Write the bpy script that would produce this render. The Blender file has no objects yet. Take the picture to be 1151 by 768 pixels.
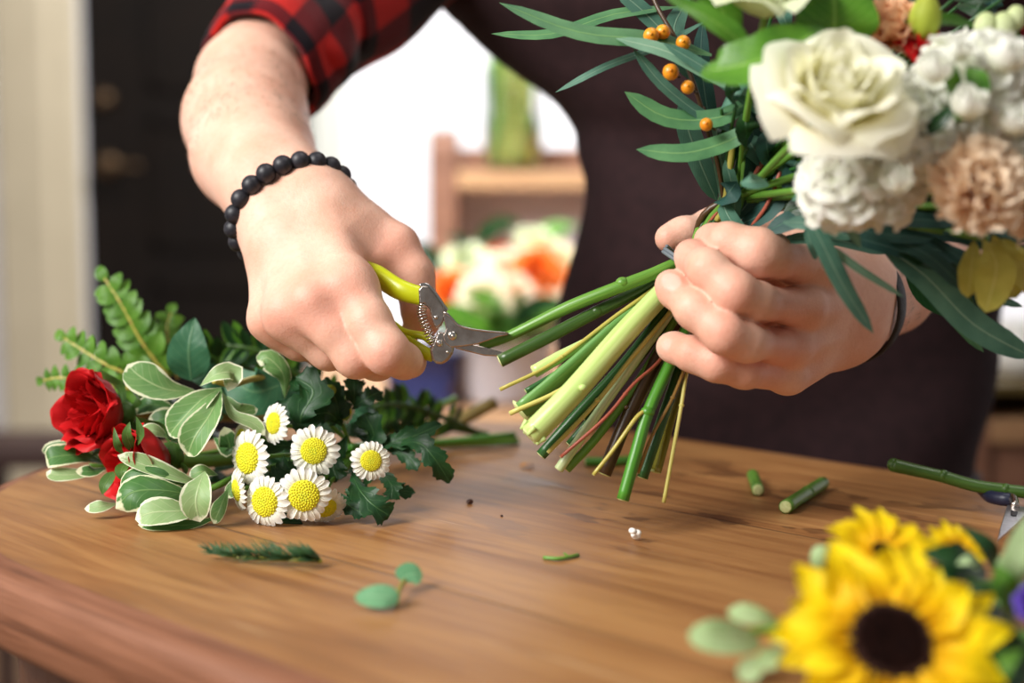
import bpy, bmesh, math, random
import numpy as np
from mathutils import Vector, Matrix
S = bpy.context.scene
COL = S.collection
R = random.Random(11)
PI = math.pi

# ------------------------------------------------------------------ camera model
F = 1700.0                      # focal length in pixels of the 1151 px wide frame
T = 0.85                        # table top height
CZ = T + 0.163                  # camera height
PITCH = math.atan(164.0 / F)
_f = Vector((0, math.cos(PITCH), -math.sin(PITCH)))
_u = Vector((0, math.sin(PITCH), math.cos(PITCH)))
_r = Vector((1, 0, 0))
CAM = Vector((0, 0, CZ))

def P(x, y, d):
    """point of the place seen at (x, y) of the photograph, d metres away along the view axis"""
    return CAM + _f * d + _r * ((x - 575.5) / F * d) + _u * ((384 - y) / F * d)

def Tb(x, y, h=0.0):
    """point on the table top (h above it) seen at (x, y)"""
    v = _f + _r * ((x - 575.5) / F) + _u * ((384 - y) / F)
    return CAM + v * ((T + h - CZ) / v.z)

def depth(p):
    return (Vector(p) - CAM).dot(_f)

TOCAM = -_f

def setup_camera():
    c = bpy.data.cameras.new('camera')
    o = bpy.data.objects.new('camera', c)
    COL.objects.link(o)
    o.location = CAM
    o.rotation_euler = (PI / 2 - PITCH, 0, 0)
    c.sensor_width = 36.0
    c.lens = F * 36.0 / 1151.0
    c.clip_start = 0.02
    c.dof.use_dof = True
    c.dof.focus_distance = 0.745
    c.dof.aperture_fstop = 3.6
    c.dof.aperture_blades = 0
    S.camera = o

# ------------------------------------------------------------------ objects
def tag(o, label=None, cat=None, group=None, kind=None):
    if label: o['label'] = label
    if cat: o['category'] = cat
    if group: o['group'] = group
    if kind: o['kind'] = kind
    return o

def empty(name, loc, parent=None):
    o = bpy.data.objects.new(name, None)
    COL.objects.link(o)
    o.empty_display_size = 0.01
    loc = Vector(loc)
    if parent is not None:
        o.parent = parent
        o['org'] = parent['org']
    else:
        o.location = loc
        o['org'] = loc[:]
    return o

def thing(name, label, cat, loc, group=None):
    return tag(empty(name, loc), label, cat, group)

class MB:
    """collects faces of ONE mesh"""
    def __init__(s):
        s.v = []; s.f = []; s.uv = []; s.mi = []
    def add(s, vs, fs, uvs=None, mi=0):
        b = len(s.v)
        s.v.extend([Vector(q) for q in vs])
        s.uv.extend(uvs if uvs else [(0.5, 0.5)] * len(vs))
        for q in fs:
            s.f.append([b + i for i in q]); s.mi.append(mi)
        return s
    def grid(s, fn, nu, nv, cu=False, flip=False, mi=0):
        vs, uv, fs = [], [], []
        for j in range(nv + 1):
            for i in range(nu + (0 if cu else 1)):
                u, v = i / nu, j / nv
                vs.append(fn(u, v)); uv.append((u, v))
        w = nu if cu else nu + 1
        for j in range(nv):
            for i in range(nu):
                a = j * w + i; b = j * w + (i + 1) % w
                q = [a, b, b + w, a + w]
                fs.append(q[::-1] if flip else q)
        return s.add(vs, fs, uv, mi)
    def tube(s, pts, rad, n=10, sub=5, cap=True, mi=0, flat=1.0, up=None):
        pts = smooth(pts, sub); m = len(pts)
        if isinstance(rad, (int, float)): rad = [rad]
        fr = frames(pts, up)
        vs, uv, fs = [], [], []
        for j, (p, (t, a, b)) in enumerate(zip(pts, fr)):
            x = j / (m - 1) * (len(rad) - 1); k = min(int(x), len(rad) - 2) if len(rad) > 1 else 0
            r = rad[0] if len(rad) == 1 else rad[k] * (1 - (x - k)) + rad[k + 1] * (x - k)
            for i in range(n):
                an = 2 * PI * i / n
                vs.append(p + a * (r * math.cos(an)) + b * (r * flat * math.sin(an))); uv.append((i / n, j / (m - 1)))
        for j in range(m - 1):
            for i in range(n):
                fs.append([j * n + i, j * n + (i + 1) % n, (j + 1) * n + (i + 1) % n, (j + 1) * n + i])
        if cap:
            c = len(vs); vs += [pts[0], pts[-1]]; uv += [(0.5, 0), (0.5, 1)]
            for i in range(n):
                fs.append([c, (i + 1) % n, i]); fs.append([c + 1, (m - 1) * n + i, (m - 1) * n + (i + 1) % n])
        return s.add(vs, fs, uv, mi)
    def ball(s, c, r, n=14, sc=(1, 1, 1), rot=None, mi=0):
        c = Vector(c); m = n // 2
        vs = []; uv = []; fs = []
        for j in range(m + 1):
            th = PI * j / m
            for i in range(n):
                ph = 2 * PI * i / n
                q = Vector((math.sin(th) * math.cos(ph) * sc[0], math.sin(th) * math.sin(ph) * sc[1], math.cos(th) * sc[2])) * r
                if rot is not None: q = rot @ q
                vs.append(c + q); uv.append((i / n, j / m))
        for j in range(m):
            for i in range(n):
                fs.append([j * n + i, (j + 1) * n + i, (j + 1) * n + (i + 1) % n, j * n + (i + 1) % n])
        return s.add(vs, fs, uv, mi)
    def box(s, lo, hi, M=None, mi=0):
        x0, y0, z0 = lo; x1, y1, z1 = hi
        vs = [Vector(q) for q in ((x0, y0, z0), (x1, y0, z0), (x1, y1, z0), (x0, y1, z0), (x0, y0, z1), (x1, y0, z1), (x1, y1, z1), (x0, y1, z1))]
        if M is not None: vs = [M @ q for q in vs]
        return s.add(vs, [[3, 2, 1, 0], [4, 5, 6, 7], [0, 1, 5, 4], [1, 2, 6, 5], [2, 3, 7, 6], [3, 0, 4, 7]], None, mi)
    def prism(s, poly, ext, mi=0):
        """poly: list of 3-D points of one flat outline, ext: extrusion vector"""
        n = len(poly); a = [Vector(q) for q in poly]; b = [q + ext for q in a]
        fs = [list(range(n))[::-1], list(range(n, 2 * n))] + [[i, (i + 1) % n, n + (i + 1) % n, n + i] for i in range(n)]
        return s.add(a + b, fs, None, mi)
    def lathe(s, c, prof, n=32, axis=Vector((0, 0, 1)), mi=0):
        c = Vector(c); ax = axis.normalized(); a = ax.orthogonal().normalized(); b = ax.cross(a)
        m = len(prof)
        def fn(u, v):
            k = min(int(round(v * (m - 1))), m - 1); r, z = prof[k]
            return c + ax * z + (a * math.cos(2 * PI * u) + b * math.sin(2 * PI * u)) * r
        return s.grid(fn, n, m - 1, cu=True, mi=mi)
    def build(s, name, mats, parent=None, sm=True, bevel=0, subsurf=0, solid=0):
        me = bpy.data.meshes.new(name)
        org = Vector(parent['org']) if parent is not None else Vector((0, 0, 0))
        if parent is None and s.v:
            lo = [min(q[i] for q in s.v) for i in range(3)]; hi = [max(q[i] for q in s.v) for i in range(3)]
            org = Vector(((lo[0] + hi[0]) / 2, (lo[1] + hi[1]) / 2, lo[2]))
        me.from_pydata([q - org for q in s.v], [], s.f)
        if not isinstance(mats, (list, tuple)): mats = [mats]
        for m in mats: me.materials.append(m)
        uvl = me.uv_layers.new(name='UVMap')
        li = np.empty(len(me.loops), dtype=np.int32); me.loops.foreach_get('vertex_index', li)
        uva = np.array(s.uv, dtype=np.float32)[li]
        uvl.data.foreach_set('uv', uva.ravel())
        me.polygons.foreach_set('material_index', np.array(s.mi, dtype=np.int32))
        if sm: me.polygons.foreach_set('use_smooth', np.ones(len(s.f), dtype=bool))
        me.update()
        o = bpy.data.objects.new(name, me); COL.objects.link(o)
        if parent is not None: o.parent = parent
        else: o.location = org
        o['org'] = org[:]
        if solid:
            m = o.modifiers.new('solid', 'SOLIDIFY'); m.thickness = solid; m.offset = 0
        if bevel:
            m = o.modifiers.new('bevel', 'BEVEL'); m.width = bevel; m.segments = 3; m.limit_method = 'ANGLE'; m.angle_limit = 0.7
            m.harden_normals = False
        if subsurf:
            m = o.modifiers.new('sub', 'SUBSURF'); m.levels = subsurf; m.render_levels = subsurf
        return o

def smooth(pts, sub):
    pts = [Vector(q) for q in pts]
    if len(pts) < 3 or sub <= 1: 
        if len(pts) == 2 and sub > 1:
            return [pts[0].lerp(pts[1], i / sub) for i in range(sub + 1)]
        return pts
    out = []; n = len(pts)
    for i in range(n - 1):
        p1, p2 = pts[i], pts[i + 1]
        p0 = pts[i - 1] if i else p1 * 2 - p2
        p3 = pts[i + 2] if i + 2 < n else p2 * 2 - p1
        for k in range(sub):
            t = k / sub
            out.append(0.5 * ((2 * p1) + (p2 - p0) * t + (2 * p0 - 5 * p1 + 4 * p2 - p3) * t * t + (3 * p1 - p0 - 3 * p2 + p3) * t ** 3))
    out.append(pts[-1])
    return out

def frames(pts, up=None):
    n = len(pts); ts = []
    for i in range(n):
        t = pts[min(i + 1, n - 1)] - pts[max(i - 1, 0)]
        ts.append(t.normalized() if t.length > 1e-9 else Vector((0, 0, 1)))
    if up is None: a = ts[0].orthogonal().normalized()
    else: a = Vector(up)
    out = []
    for t in ts:
        if up is not None: a = Vector(up)
        a = a - t * a.dot(t)
        a = a.normalized() if a.length > 1e-6 else t.orthogonal().normalized()
        out.append((t, a, t.cross(a)))
    return out

# ------------------------------------------------------------------ materials
def lin(r, g, b):
    f = lambda c: c / 12.92 if c <= 0.04045 else ((c + 0.055) / 1.055) ** 2.4
    return (f(r / 255), f(g / 255), f(b / 255), 1.0)

class NT:
    def __init__(s, name):
        s.m = bpy.data.materials.new(name); s.m.use_nodes = True
        s.t = s.m.node_tree; s.t.nodes.clear()
        s.out = s.n('ShaderNodeOutputMaterial')
        s.b = s.n('ShaderNodeBsdfPrincipled')
        s.t.links.new(s.b.outputs[0], s.out.inputs[0])
    def n(s, kind, **kw):
        q = s.t.nodes.new(kind)
        for k, v in kw.items(): setattr(q, k, v)
        return q
    def l(s, a, b): s.t.links.new(a, b)
    def math(s, op, a, b=None, c=None, clamp=False):
        q = s.n('ShaderNodeMath', operation=op); q.use_clamp = clamp
        for i, x in enumerate((a, b, c)):
            if x is None: continue
            if isinstance(x, (int, float)): q.inputs[i].default_value = x
            else: s.l(x, q.inputs[i])
        return q.outputs[0]
    def mix(s, fac, a, b, mode='MIX'):
        q = s.n('ShaderNodeMix', data_type='RGBA', blend_type=mode)
        for i, x in ((0, fac), (6, a), (7, b)):
            if isinstance(x, (int, float)): q.inputs[i].default_value = x
            elif isinstance(x, tuple): q.inputs[i].default_value = x
            else: s.l(x, q.inputs[i])
        return q.outputs[2]
    def ramp(s, fac, stops):
        q = s.n('ShaderNodeValToRGB'); e = q.color_ramp.elements
        while len(e) < len(stops): e.new(0.5)
        for el, (p, c) in zip(e, stops):
            el.position = p; el.color = c if isinstance(c, tuple) else (c, c, c, 1)
        s.l(fac, q.inputs[0]); return q.outputs[0]
    def noise(s, scale, vec=None, detail=3, rough=0.55, dist=0.0):
        q = s.n('ShaderNodeTexNoise'); q.inputs['Scale'].default_value = scale; q.inputs['Detail'].default_value = detail
        q.inputs['Roughness'].default_value = rough; q.inputs['Distortion'].default_value = dist
        if vec is not None: s.l(vec, q.inputs['Vector'])
        return q.outputs[0]
    def obj(s):
        return s.n('ShaderNodeTexCoord').outputs['Object']
    def uv(s):
        q = s.n('ShaderNodeSeparateXYZ'); s.l(s.n('ShaderNodeTexCoord').outputs['UV'], q.inputs[0]); return q.outputs[0], q.outputs[1]
    def map(s, vec, rot=(0, 0, 0), sc=(1, 1, 1), loc=(0, 0, 0)):
        q = s.n('ShaderNodeMapping'); q.inputs['Rotation'].default_value = rot; q.inputs['Scale'].default_value = sc; q.inputs['Location'].default_value = loc
        s.l(vec, q.inputs[0]); return q.outputs[0]
    def set(s, **kw):
        for k, v in kw.items():
            i = s.b.inputs[k.replace('_', ' ')]
            if isinstance(v, (int, float, tuple)): i.default_value = v
            else: s.l(v, i)
        return s
    def bump(s, h, dist=0.001, strength=1.0):
        q = s.n('ShaderNodeBump'); q.inputs['Distance'].default_value = dist; q.inputs['Strength'].default_value = strength
        s.l(h, q.inputs['Height']); s.l(q.outputs[0], s.b.inputs['Normal']); return s
    def translucent(s, col, fac):
        tr = s.n('ShaderNodeBsdfTranslucent'); mx = s.n('ShaderNodeMixShader')
        if isinstance(col, tuple): tr.inputs[0].default_value = col
        else: s.l(col, tr.inputs[0])
        mx.inputs[0].default_value = fac
        s.l(s.b.outputs[0], mx.inputs[1]); s.l(tr.outputs[0], mx.inputs[2]); s.l(mx.outputs[0], s.out.inputs[0]); return s

def plain(name, c, rough=0.5, c2=None, scale=40, metal=0.0, bump=0, bscale=300, spec=0.5, sss=0, detail=3):
    t = NT(name)
    col = lin(*c)
    if c2 is not None:
        nz = t.noise(scale, t.obj(), detail)
        col = t.mix(t.ramp(nz, [(0.35, 0.0), (0.65, 1.0)]), lin(*c), lin(*c2))
    t.set(Base_Color=col, Roughness=rough, Metallic=metal)
    t.b.inputs['Specular IOR Level'].default_value = spec
    if bump: t.bump(t.noise(bscale, t.obj(), 4), bump)
    if sss:
        t.b.inputs['Subsurface Weight'].default_value = sss
        t.b.inputs['Subsurface Scale'].default_value = 0.004
    return t.m

def leafmat(name, c, c2, vein, margin=None, mw=0.16, rough=0.42, trans=0.22, backlight=None, nveins=9, veinw=0.035, sheen=0.35):
    """leaf: midrib and side veins from the blade's own coordinates, an optional pale margin"""
    t = NT(name); u, v = t.uv()
    x = t.math('ABSOLUTE', t.math('SUBTRACT', u, 0.5))                 # 0 at the midrib, 0.5 at the margin
    nz = t.noise(60, t.obj(), 4)
    col = t.mix(t.ramp(nz, [(0.3, 0.0), (0.7, 1.0)]), lin(*c), lin(*c2))
    rib = t.ramp(x, [(0.0, 1.0), (veinw, 0.0)])
    sv = t.math('FRACT', t.math('MULTIPLY', t.math('SUBTRACT', v, t.math('MULTIPLY', x, 0.55)), nveins))
    side = t.ramp(t.math('ABSOLUTE', t.math('SUBTRACT', sv, 0.5)), [(0.0, 1.0), (0.09, 0.0)])
    ve = t.math('MAXIMUM', rib, t.math('MULTIPLY', side, 0.35))
    col = t.mix(t.math('MULTIPLY', ve, 0.75), col, lin(*vein))
    if margin is not None:
        n2 = t.noise(130, t.obj(), 3)
        e = t.math('ADD', t.math('MINIMUM', t.math('SUBTRACT', 0.5, x), t.math('MULTIPLY', t.math('SUBTRACT', 1.0, v), 0.6)), t.math('MULTIPLY', t.math('SUBTRACT', n2, 0.5), 0.22))
        col = t.mix(t.ramp(e, [(mw * 0.55, 1.0), (mw * 0.75, 0.0)]), col, lin(*margin))
    t.set(Base_Color=col, Roughness=rough)
    t.b.inputs['Specular IOR Level'].default_value = sheen
    t.bump(t.math('ADD', t.math('MULTIPLY', ve, -0.6), nz), 0.0005, 0.6)
    if trans: t.translucent(col, trans)
    return t.m

def petalmat(name, c_base, c_tip, rough=0.55, trans=0.3, streak=0.25, c_mid=None):
    """petal: colour runs from claw to rim, with fine streaks along it"""
    t = NT(name); u, v = t.uv()
    stops = [(0.0, lin(*c_base)), (1.0, lin(*c_tip))] if c_mid is None else [(0.0, lin(*c_base)), (0.5, lin(*c_mid)), (1.0, lin(*c_tip))]
    col = t.ramp(v, stops)
    cb = t.n('ShaderNodeCombineXYZ'); t.l(t.math('MULTIPLY', u, 26), cb.inputs[0]); t.l(t.math('MULTIPLY', v, 2), cb.inputs[1])
    nz = t.noise(1.0, cb.outputs[0], 3)
    col = t.mix(t.math('MULTIPLY', nz, streak), col, lin(*[x * 0.72 for x in c_tip]))
    t.set(Base_Color=col, Roughness=rough)
    t.b.inputs['Specular IOR Level'].default_value = 0.25
    t.bump(nz, 0.0004, 0.5)
    if trans: t.translucent(col, trans)
    return t.m

def stemmat(name, c, c2, rough=0.35, spots=0.0, spec=0.5):
    t = NT(name)
    u, v = t.uv()
    cb = t.n('ShaderNodeCombineXYZ'); t.l(t.math('MULTIPLY', u, 8), cb.inputs[0]); t.l(t.math('MULTIPLY', v, 3), cb.inputs[1])
    nz = t.noise(1.5, cb.outputs[0], 4)
    col = t.mix(t.ramp(nz, [(0.3, 0.0), (0.7, 1.0)]), lin(*c), lin(*c2))
    t.set(Base_Color=col, Roughness=rough)
    t.b.inputs['Specular IOR Level'].default_value = spec
    t.bump(nz, 0.0004, 0.5)
    return t.m

# ------------------------------------------------------------------ leaves and petals
def prof(kind, v):
    if kind == 'ovate': w = math.sin(PI * min(1, v ** 0.72)) ** 0.8 * (1 - 0.15 * v)
    elif kind == 'obovate': w = math.sin(PI * min(1, v ** 1.45)) ** 0.62
    elif kind == 'round': w = math.sin(PI * v) ** 0.5
    elif kind == 'lance': w = math.sin(PI * v ** 0.85) ** 0.75
    elif kind == 'gum': w = math.sin(PI * (.12 + .70 * v)) ** .6 * min(1, (1 - v) * 7) ** .5 * min(1, v * 4 + .25)
    elif kind == 'strap': w = min(1, v * 6) ** 0.6 * min(1, (1 - v) * 4.5) ** 0.6
    elif kind == 'needle': w = min(1, (1 - v) * 3) ** 0.7
    elif kind == 'ray': w = min(1, 0.35 + v * 1.6) * min(1, (1 - v) * 3.2) ** 0.55
    else: w = math.sin(PI * v)
    return max(w, 0.012)

def leaf(mb, pts, w, n=None, kind='ovate', fold=0.25, wav=0.0, nw=3, nu=8, nv=14, tooth=0, curl=0.0, twist=0.0, mi=0, seed=None):
    """one blade: pts along the midrib, w = half width, n = side the upper face looks to"""
    pts = smooth(pts, max(2, nv // max(1, len(pts) - 1)))
    m = len(pts) - 1
    n0 = Vector(n) if n is not None else TOCAM + Vector((0, 0, 0.6))
    fr = frames(pts, n0.normalized())
    ph = (seed if seed is not None else R.random()) * 6.28
    def fn(u, v):
        j = int(round(v * m)); t, a, b = fr[j]
        s = u * 2 - 1
        ww = w * prof(kind, v)
        if tooth: ww *= 1 + 0.16 * (((v * tooth) % 1.0) - 0.5) * (abs(s) > 0.8)
        if twist:
            ang = twist * v; a, b = a * math.cos(ang) + b * math.sin(ang), b * math.cos(ang) - a * math.sin(ang)
        return pts[j] + b * (s * ww) + a * (fold * abs(s) * ww - curl * s * s * ww + wav * w * math.sin(v * nw * 6.28 + ph + s * 0.8) * s * s)
    mb.grid(fn, nu, m, mi=mi, flip=True)
    return mb

def lobed_leaf(mb, pts, w, n=None, lobes=5, fold=0.12, mi=0, seed=0, wav=0.15):
    """chrysanthemum leaf: deep rounded lobes with small teeth"""
    pts = smooth(pts, max(4, 40 // max(1, len(pts) - 1))); m = len(pts) - 1
    n0 = Vector(n) if n is not None else TOCAM + Vector((0, 0, 0.6))
    fr = frames(pts, n0.normalized())
    def fn(u, v):
        j = int(round(v * m)); t, a, b = fr[j]
        s = u * 2 - 1
        env = math.sin(PI * min(1, v ** 0.9) * 0.97 + 0.03) ** 0.7 * (0.45 + 0.75 * v) if v < 0.98 else 0.05
        x = (v * lobes + (0.25 if s > 0 else 0)) % 1.0
        lob = 0.42 + 0.58 * math.sin(PI * x) ** 0.55
        too = 1 + 0.10 * math.sin(v * lobes * 6.28 * 3)
        ww = w * max(env, 0.03) * lob * too
        return pts[j] + b * (s * ww) + t * (abs(s) * ww * 0.45) + a * (fold * abs(s) * ww + wav * w * math.sin(v * 14 + seed + s) * s * s)
    mb.grid(fn, 10, m, mi=mi, flip=True)
    return mb

def basis(ax, ref=None):
    ax = Vector(ax).normalized()
    a = Vector(ref) if ref is not None else Vector((0, 0, 1))
    a = a - ax * a.dot(ax)
    a = a.normalized() if a.length > 1e-4 else ax.orthogonal().normalized()
    return ax, a, ax.cross(a)
# ------------------------------------------------------------------ bodies from blended round cones
def px(x, y, d, r):
    """joint: place seen at (x, y), d metres away, radius r pixels there"""
    return (np.array(P(x, y, d)), r * d / F)

class Blend:
    def __init__(s): s.g = []            # list of (k, [prims])
    def group(s, k): s.g.append([k, []]); return s
    def finger(s, k=.009, kf=.0009): s.g.append([k, [], kf]); return s
    def cone(s, A, B):
        s.g[-1][1].append(('c', A[0], B[0], A[1], B[1])); return s
    def chain(s, js):
        for a, b in zip(js, js[1:]): s.cone(a, b)
        return s
    def ell(s, c, r, M):
        s.g[-1][1].append(('e', np.array(c), np.array(r), np.array(M))); return s
    @staticmethod
    def prim(p, Q):
        if p[0] == 'c':
            _, a, b, ra, rb = p
            ba = b - a; L = max(float(ba @ ba), 1e-12)
            w = Q - a
            t = np.clip(w @ ba / L, 0, 1)
            return np.linalg.norm(w - t[:, None] * ba, axis=1) - (ra + (rb - ra) * t)
        _, c, r, M = p
        w = (Q - c) @ M
        k0 = np.linalg.norm(w / r, axis=1); k1 = np.linalg.norm(w / (r * r), axis=1)
        return k0 * (k0 - 1.0) / np.maximum(k1, 1e-9)
    @staticmethod
    def smin(a, b, k):
        h = np.maximum(k - np.abs(a - b), 0) / k
        return np.minimum(a, b) - h * h * k * 0.25
    def ev(s, Q):
        D = None
        fing = [g for g in s.g if len(g) == 3]
        for g in s.g:
            if len(g) == 3: continue
            k, ps = g
            d = None
            for p in ps:
                e = s.prim(p, Q)
                d = e if d is None else s.smin(d, e, s.kin)
            D = d if D is None else s.smin(D, d, k)
        B0 = D
        for k, ps, kf in fing:               # each finger runs into the palm, but only touches its neighbours
            d = None
            for p in ps:
                e = s.prim(p, Q); d = e if d is None else s.smin(d, e, s.kin)
            D = s.smin(D, s.smin(B0, d, k), kf)
        for e_ in s.shields: D = s.smin(D, s.prim(e_, Q), .0012)
        for c, r, dep in s.dents:            # soft creases: spheres pressed in
            D = D + dep * np.exp(-np.sum((Q - c) ** 2, axis=1) / (r * r))
        return D
    kin = 0.004
    dents = ()
    shields = ()

def surf_net(ev, lo, hi, h):
    lo = np.array(lo); hi = np.array(hi); B = 8
    n = (np.ceil((hi - lo) / h / B).astype(int) * B)
    nb = n // B
    g = np.stack(np.meshgrid(*[np.arange(k) for k in nb], indexing='ij'), -1).reshape(-1, 3)
    cen = lo + (g * B + (B - 1) / 2) * h
    dc = ev(cen)
    V = np.repeat(np.repeat(np.repeat(dc.reshape(nb), B, 0), B, 1), B, 2).astype(np.float32)
    near = np.abs(dc) < B * h * 1.25
    off = np.stack(np.meshgrid(*[np.arange(B)] * 3, indexing='ij'), -1).reshape(-1, 3)
    idx = (g[near][:, None, :] * B + off[None]).reshape(-1, 3)
    for i in range(0, len(idx), 400000):
        q = idx[i:i + 400000]
        V[q[:, 0], q[:, 1], q[:, 2]] = ev(lo + q * h)
    sg = V < 0
    c8 = [(a, b, c) for a in (0, 1) for b in (0, 1) for c in (0, 1)]
    cnt = np.zeros(np.array(V.shape) - 1, dtype=np.int8)
    sl = lambda o: tuple(slice(o[i], V.shape[i] - 1 + o[i]) for i in range(3))
    for o in c8: cnt += sg[sl(o)]
    act = np.argwhere((cnt > 0) & (cnt < 8))
    ids = -np.ones(cnt.shape, dtype=np.int32); ids[act[:, 0], act[:, 1], act[:, 2]] = np.arange(len(act))
    acc = np.zeros((len(act), 3)); k = np.zeros(len(act))
    for o in c8:
        for ax in range(3):
            if o[ax]: continue
            o2 = list(o); o2[ax] = 1
            a = V[act[:, 0] + o[0], act[:, 1] + o[1], act[:, 2] + o[2]]; b = V[act[:, 0] + o2[0], act[:, 1] + o2[1], act[:, 2] + o2[2]]
            m = (a < 0) != (b < 0)
            t = np.where(m, a / np.where(m, a - b, 1), 0)
            p = np.tile(np.array(o, dtype=float), (len(act), 1)); p[:, ax] += t
            acc += p * m[:, None]; k += m
    verts = lo + (act + acc / k[:, None]) * h
    faces = []
    for ax in range(3):
        b, c = (ax + 1) % 3, (ax + 2) % 3
        s0 = [slice(None)] * 3; s1 = [slice(None)] * 3
        s0[ax] = slice(0, -1); s1[ax] = slice(1, None)
        A = sg[tuple(s0)]; C = sg[tuple(s1)]
        e = np.argwhere(A != C)
        e = e[(e[:, b] > 0) & (e[:, c] > 0) & (e[:, b] < cnt.shape[b]) & (e[:, c] < cnt.shape[c])]
        def cell(db, dc):
            q = e.copy(); q[:, b] -= db; q[:, c] -= dc; return ids[q[:, 0], q[:, 1], q[:, 2]]
        q = np.stack([cell(1, 1), cell(0, 1), cell(0, 0), cell(1, 0)], 1)
        ins = A[e[:, 0], e[:, 1], e[:, 2]]
        q[~ins] = q[~ins][:, ::-1]
        faces.append(q[(q >= 0).all(1)])
    return verts, np.concatenate(faces)

# ---- the person's right hand (holding the secateurs) and forearm
ra = Blend()
ra.kin = 0.006
w_in = (1, 1)
ra.group(0.012)      # forearm and wrist
ra.chain([px(322, 44, .992, 50), px(300, 66, .972, 54), px(282, 94, .952, 60), px(276, 135, .915, 68), px(284, 172, .872, 67), px(303, 208, .83, 57)])
ra.chain([px(296, 200, .84, 50), px(307, 244, .802, 36), px(318, 268, .79, 35)])
ra.chain([px(312, 196, .84, 50), px(350, 223, .802, 37), px(366, 236, .795, 34)])
ra.cone(px(307, 244, .802, 37), px(350, 223, .802, 37))
ra.group(0.016)      # back of the hand
mcp = dict(i=px(391, 321, .752, 27), m=px(354, 341, .748, 26), r=px(327, 352, .756, 25), p=px(304, 359, .772, 22))
ra.cone(px(352, 240, .80, 33), mcp['i']).cone(px(338, 246, .80, 35), mcp['m']).cone(px(322, 254, .80, 34), mcp['r']).cone(px(310, 262, .80, 31), mcp['p'])
ra.cone(px(370, 268, .795, 34), px(352, 316, .775, 28))
ra.cone(px(330, 300, .785, 32), px(345, 330, .77, 26))
ra.group(0.014)      # thumb
ra.chain([px(368, 238, .81, 35), px(412, 263, .80, 29), px(444, 279, .797, 25)])
ra.group(0.006)
ra.chain([px(444, 279, .797, 25), px(463, 309, .793, 22), px(474, 352, .790, 19), px(476, 362, .790, 17)])
ra.group(0.012)      # web between thumb and index
ra.cone(px(392, 280, .79, 30), px(420, 296, .787, 20))
ra.finger()
ra.chain([mcp['i'], px(414, 361, .737, 24), px(435, 396, .731, 24), px(454, 406, .744, 18.5), px(461, 407, .760, 15.5), px(448, 388, .785, 17)])
ra.finger()
ra.chain([mcp['m'], px(376, 373, .741, 22), px(400, 401, .740, 22.5), px(424, 406, .762, 20), px(412, 392, .79, 17)])
ra.finger()
ra.chain([mcp['r'], px(348, 376, .756, 20.5), px(369, 394, .758, 20.5), px(392, 400, .780, 18), px(385, 388, .80, 15)])
ra.finger()
ra.chain([mcp['p'], px(318, 374, .774, 18), px(336, 386, .777, 17.5), px(360, 394, .796, 16), px(358, 384, .81, 14)])
ra.group(0.014)      # knuckle heads
for q, r in (((390, 327, .745), 25), ((353, 345, .742), 23), ((322, 355, .751), 20)):
    ra.cone(px(*q, r), px(*q, r))
dn = []
for (x, y, d), r, dep in (((437, 300, .775), .0045, .0016), ((427, 309, .77), .005, .002), ((374, 342, .728), .008, .0014), ((340, 354, .732), .007, .0012), ((312, 362, .745), .006, .0009), ((432, 392, .7165), .0022, .0011), ((442, 403, .7165), .0022, .0011), ((431, 402, .7175), .002, .0009)):
    dn.append((np.array(P(x, y, d)), r, dep))
ra.dents = dn

# ---- the left hand (holding the bouquet) and forearm
la = Blend()
la.kin = 0.006
la.group(0.012)
la.chain([px(1175, 205, 1.06, 66), px(1105, 245, .985, 64), px(1045, 284, .905, 58), px(1000, 318, .835, 50)])
la.chain([px(1000, 305, .835, 45), px(965, 322, .79, 36), px(955, 326, .782, 36)])
la.chain([px(1000, 330, .835, 46), px(958, 362, .79, 34), px(945, 368, .782, 34)])
la.group(0.018)
lm = dict(i=px(915, 300, .738, 27), m=px(902, 346, .728, 23.5), r=px(888, 390, .729, 22.5), p=px(884, 422, .738, 19))
la.cone(px(955, 320, .785, 34), lm['i']).cone(px(955, 338, .78, 34), lm['m']).cone(px(950, 354, .78, 34), lm['r']).cone(px(944, 366, .782, 32), lm['p'])
la.cone(px(905, 330, .765, 26), px(895, 390, .765, 24))
la.cone(px(908, 322, .752, 17), px(858, 314, .734, 8)).cone(px(900, 367, .748, 15), px(856, 361, .732, 6)).cone(px(894, 405, .752, 14), px(848, 400, .735, 5))
la.cone(px(890, 424, .744, 16), px(940, 378, .782, 30))
la.finger(.0065)
la.chain([lm['i'], px(866, 289, .708, 25), px(852, 284, .703, 25.5), px(818, 273, .708, 21), px(801, 271, .720, 17.5), px(797, 270, .724, 15)])
la.finger(.0065)
la.chain([lm['m'], px(848, 340, .698, 22.5), px(826, 329, .691, 23.5), px(795, 302, .697, 20.5), px(779, 290, .712, 18), px(776, 287, .716, 16.5)])
la.finger(.0065)
la.chain([lm['r'], px(838, 384, .697, 22), px(815, 374, .691, 23.2), px(781, 348, .698, 20.5), px(759, 326, .712, 18.5), px(753, 320, .716, 16)])
la.finger(.0065)
la.chain([lm['p'], px(836, 415, .713, 20), px(806, 407, .707, 20.5), px(778, 398, .711, 18), px(758, 391, .722, 15.5), px(753, 390, .725, 14)])
la.group(0.006)      # thumb behind the stems
la.chain([px(940, 300, .80, 30), px(880, 268, .815, 26), px(838, 258, .805, 21), px(800, 256, .790, 19), px(768, 264, .775, 17), px(752, 268, .772, 15)])
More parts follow.
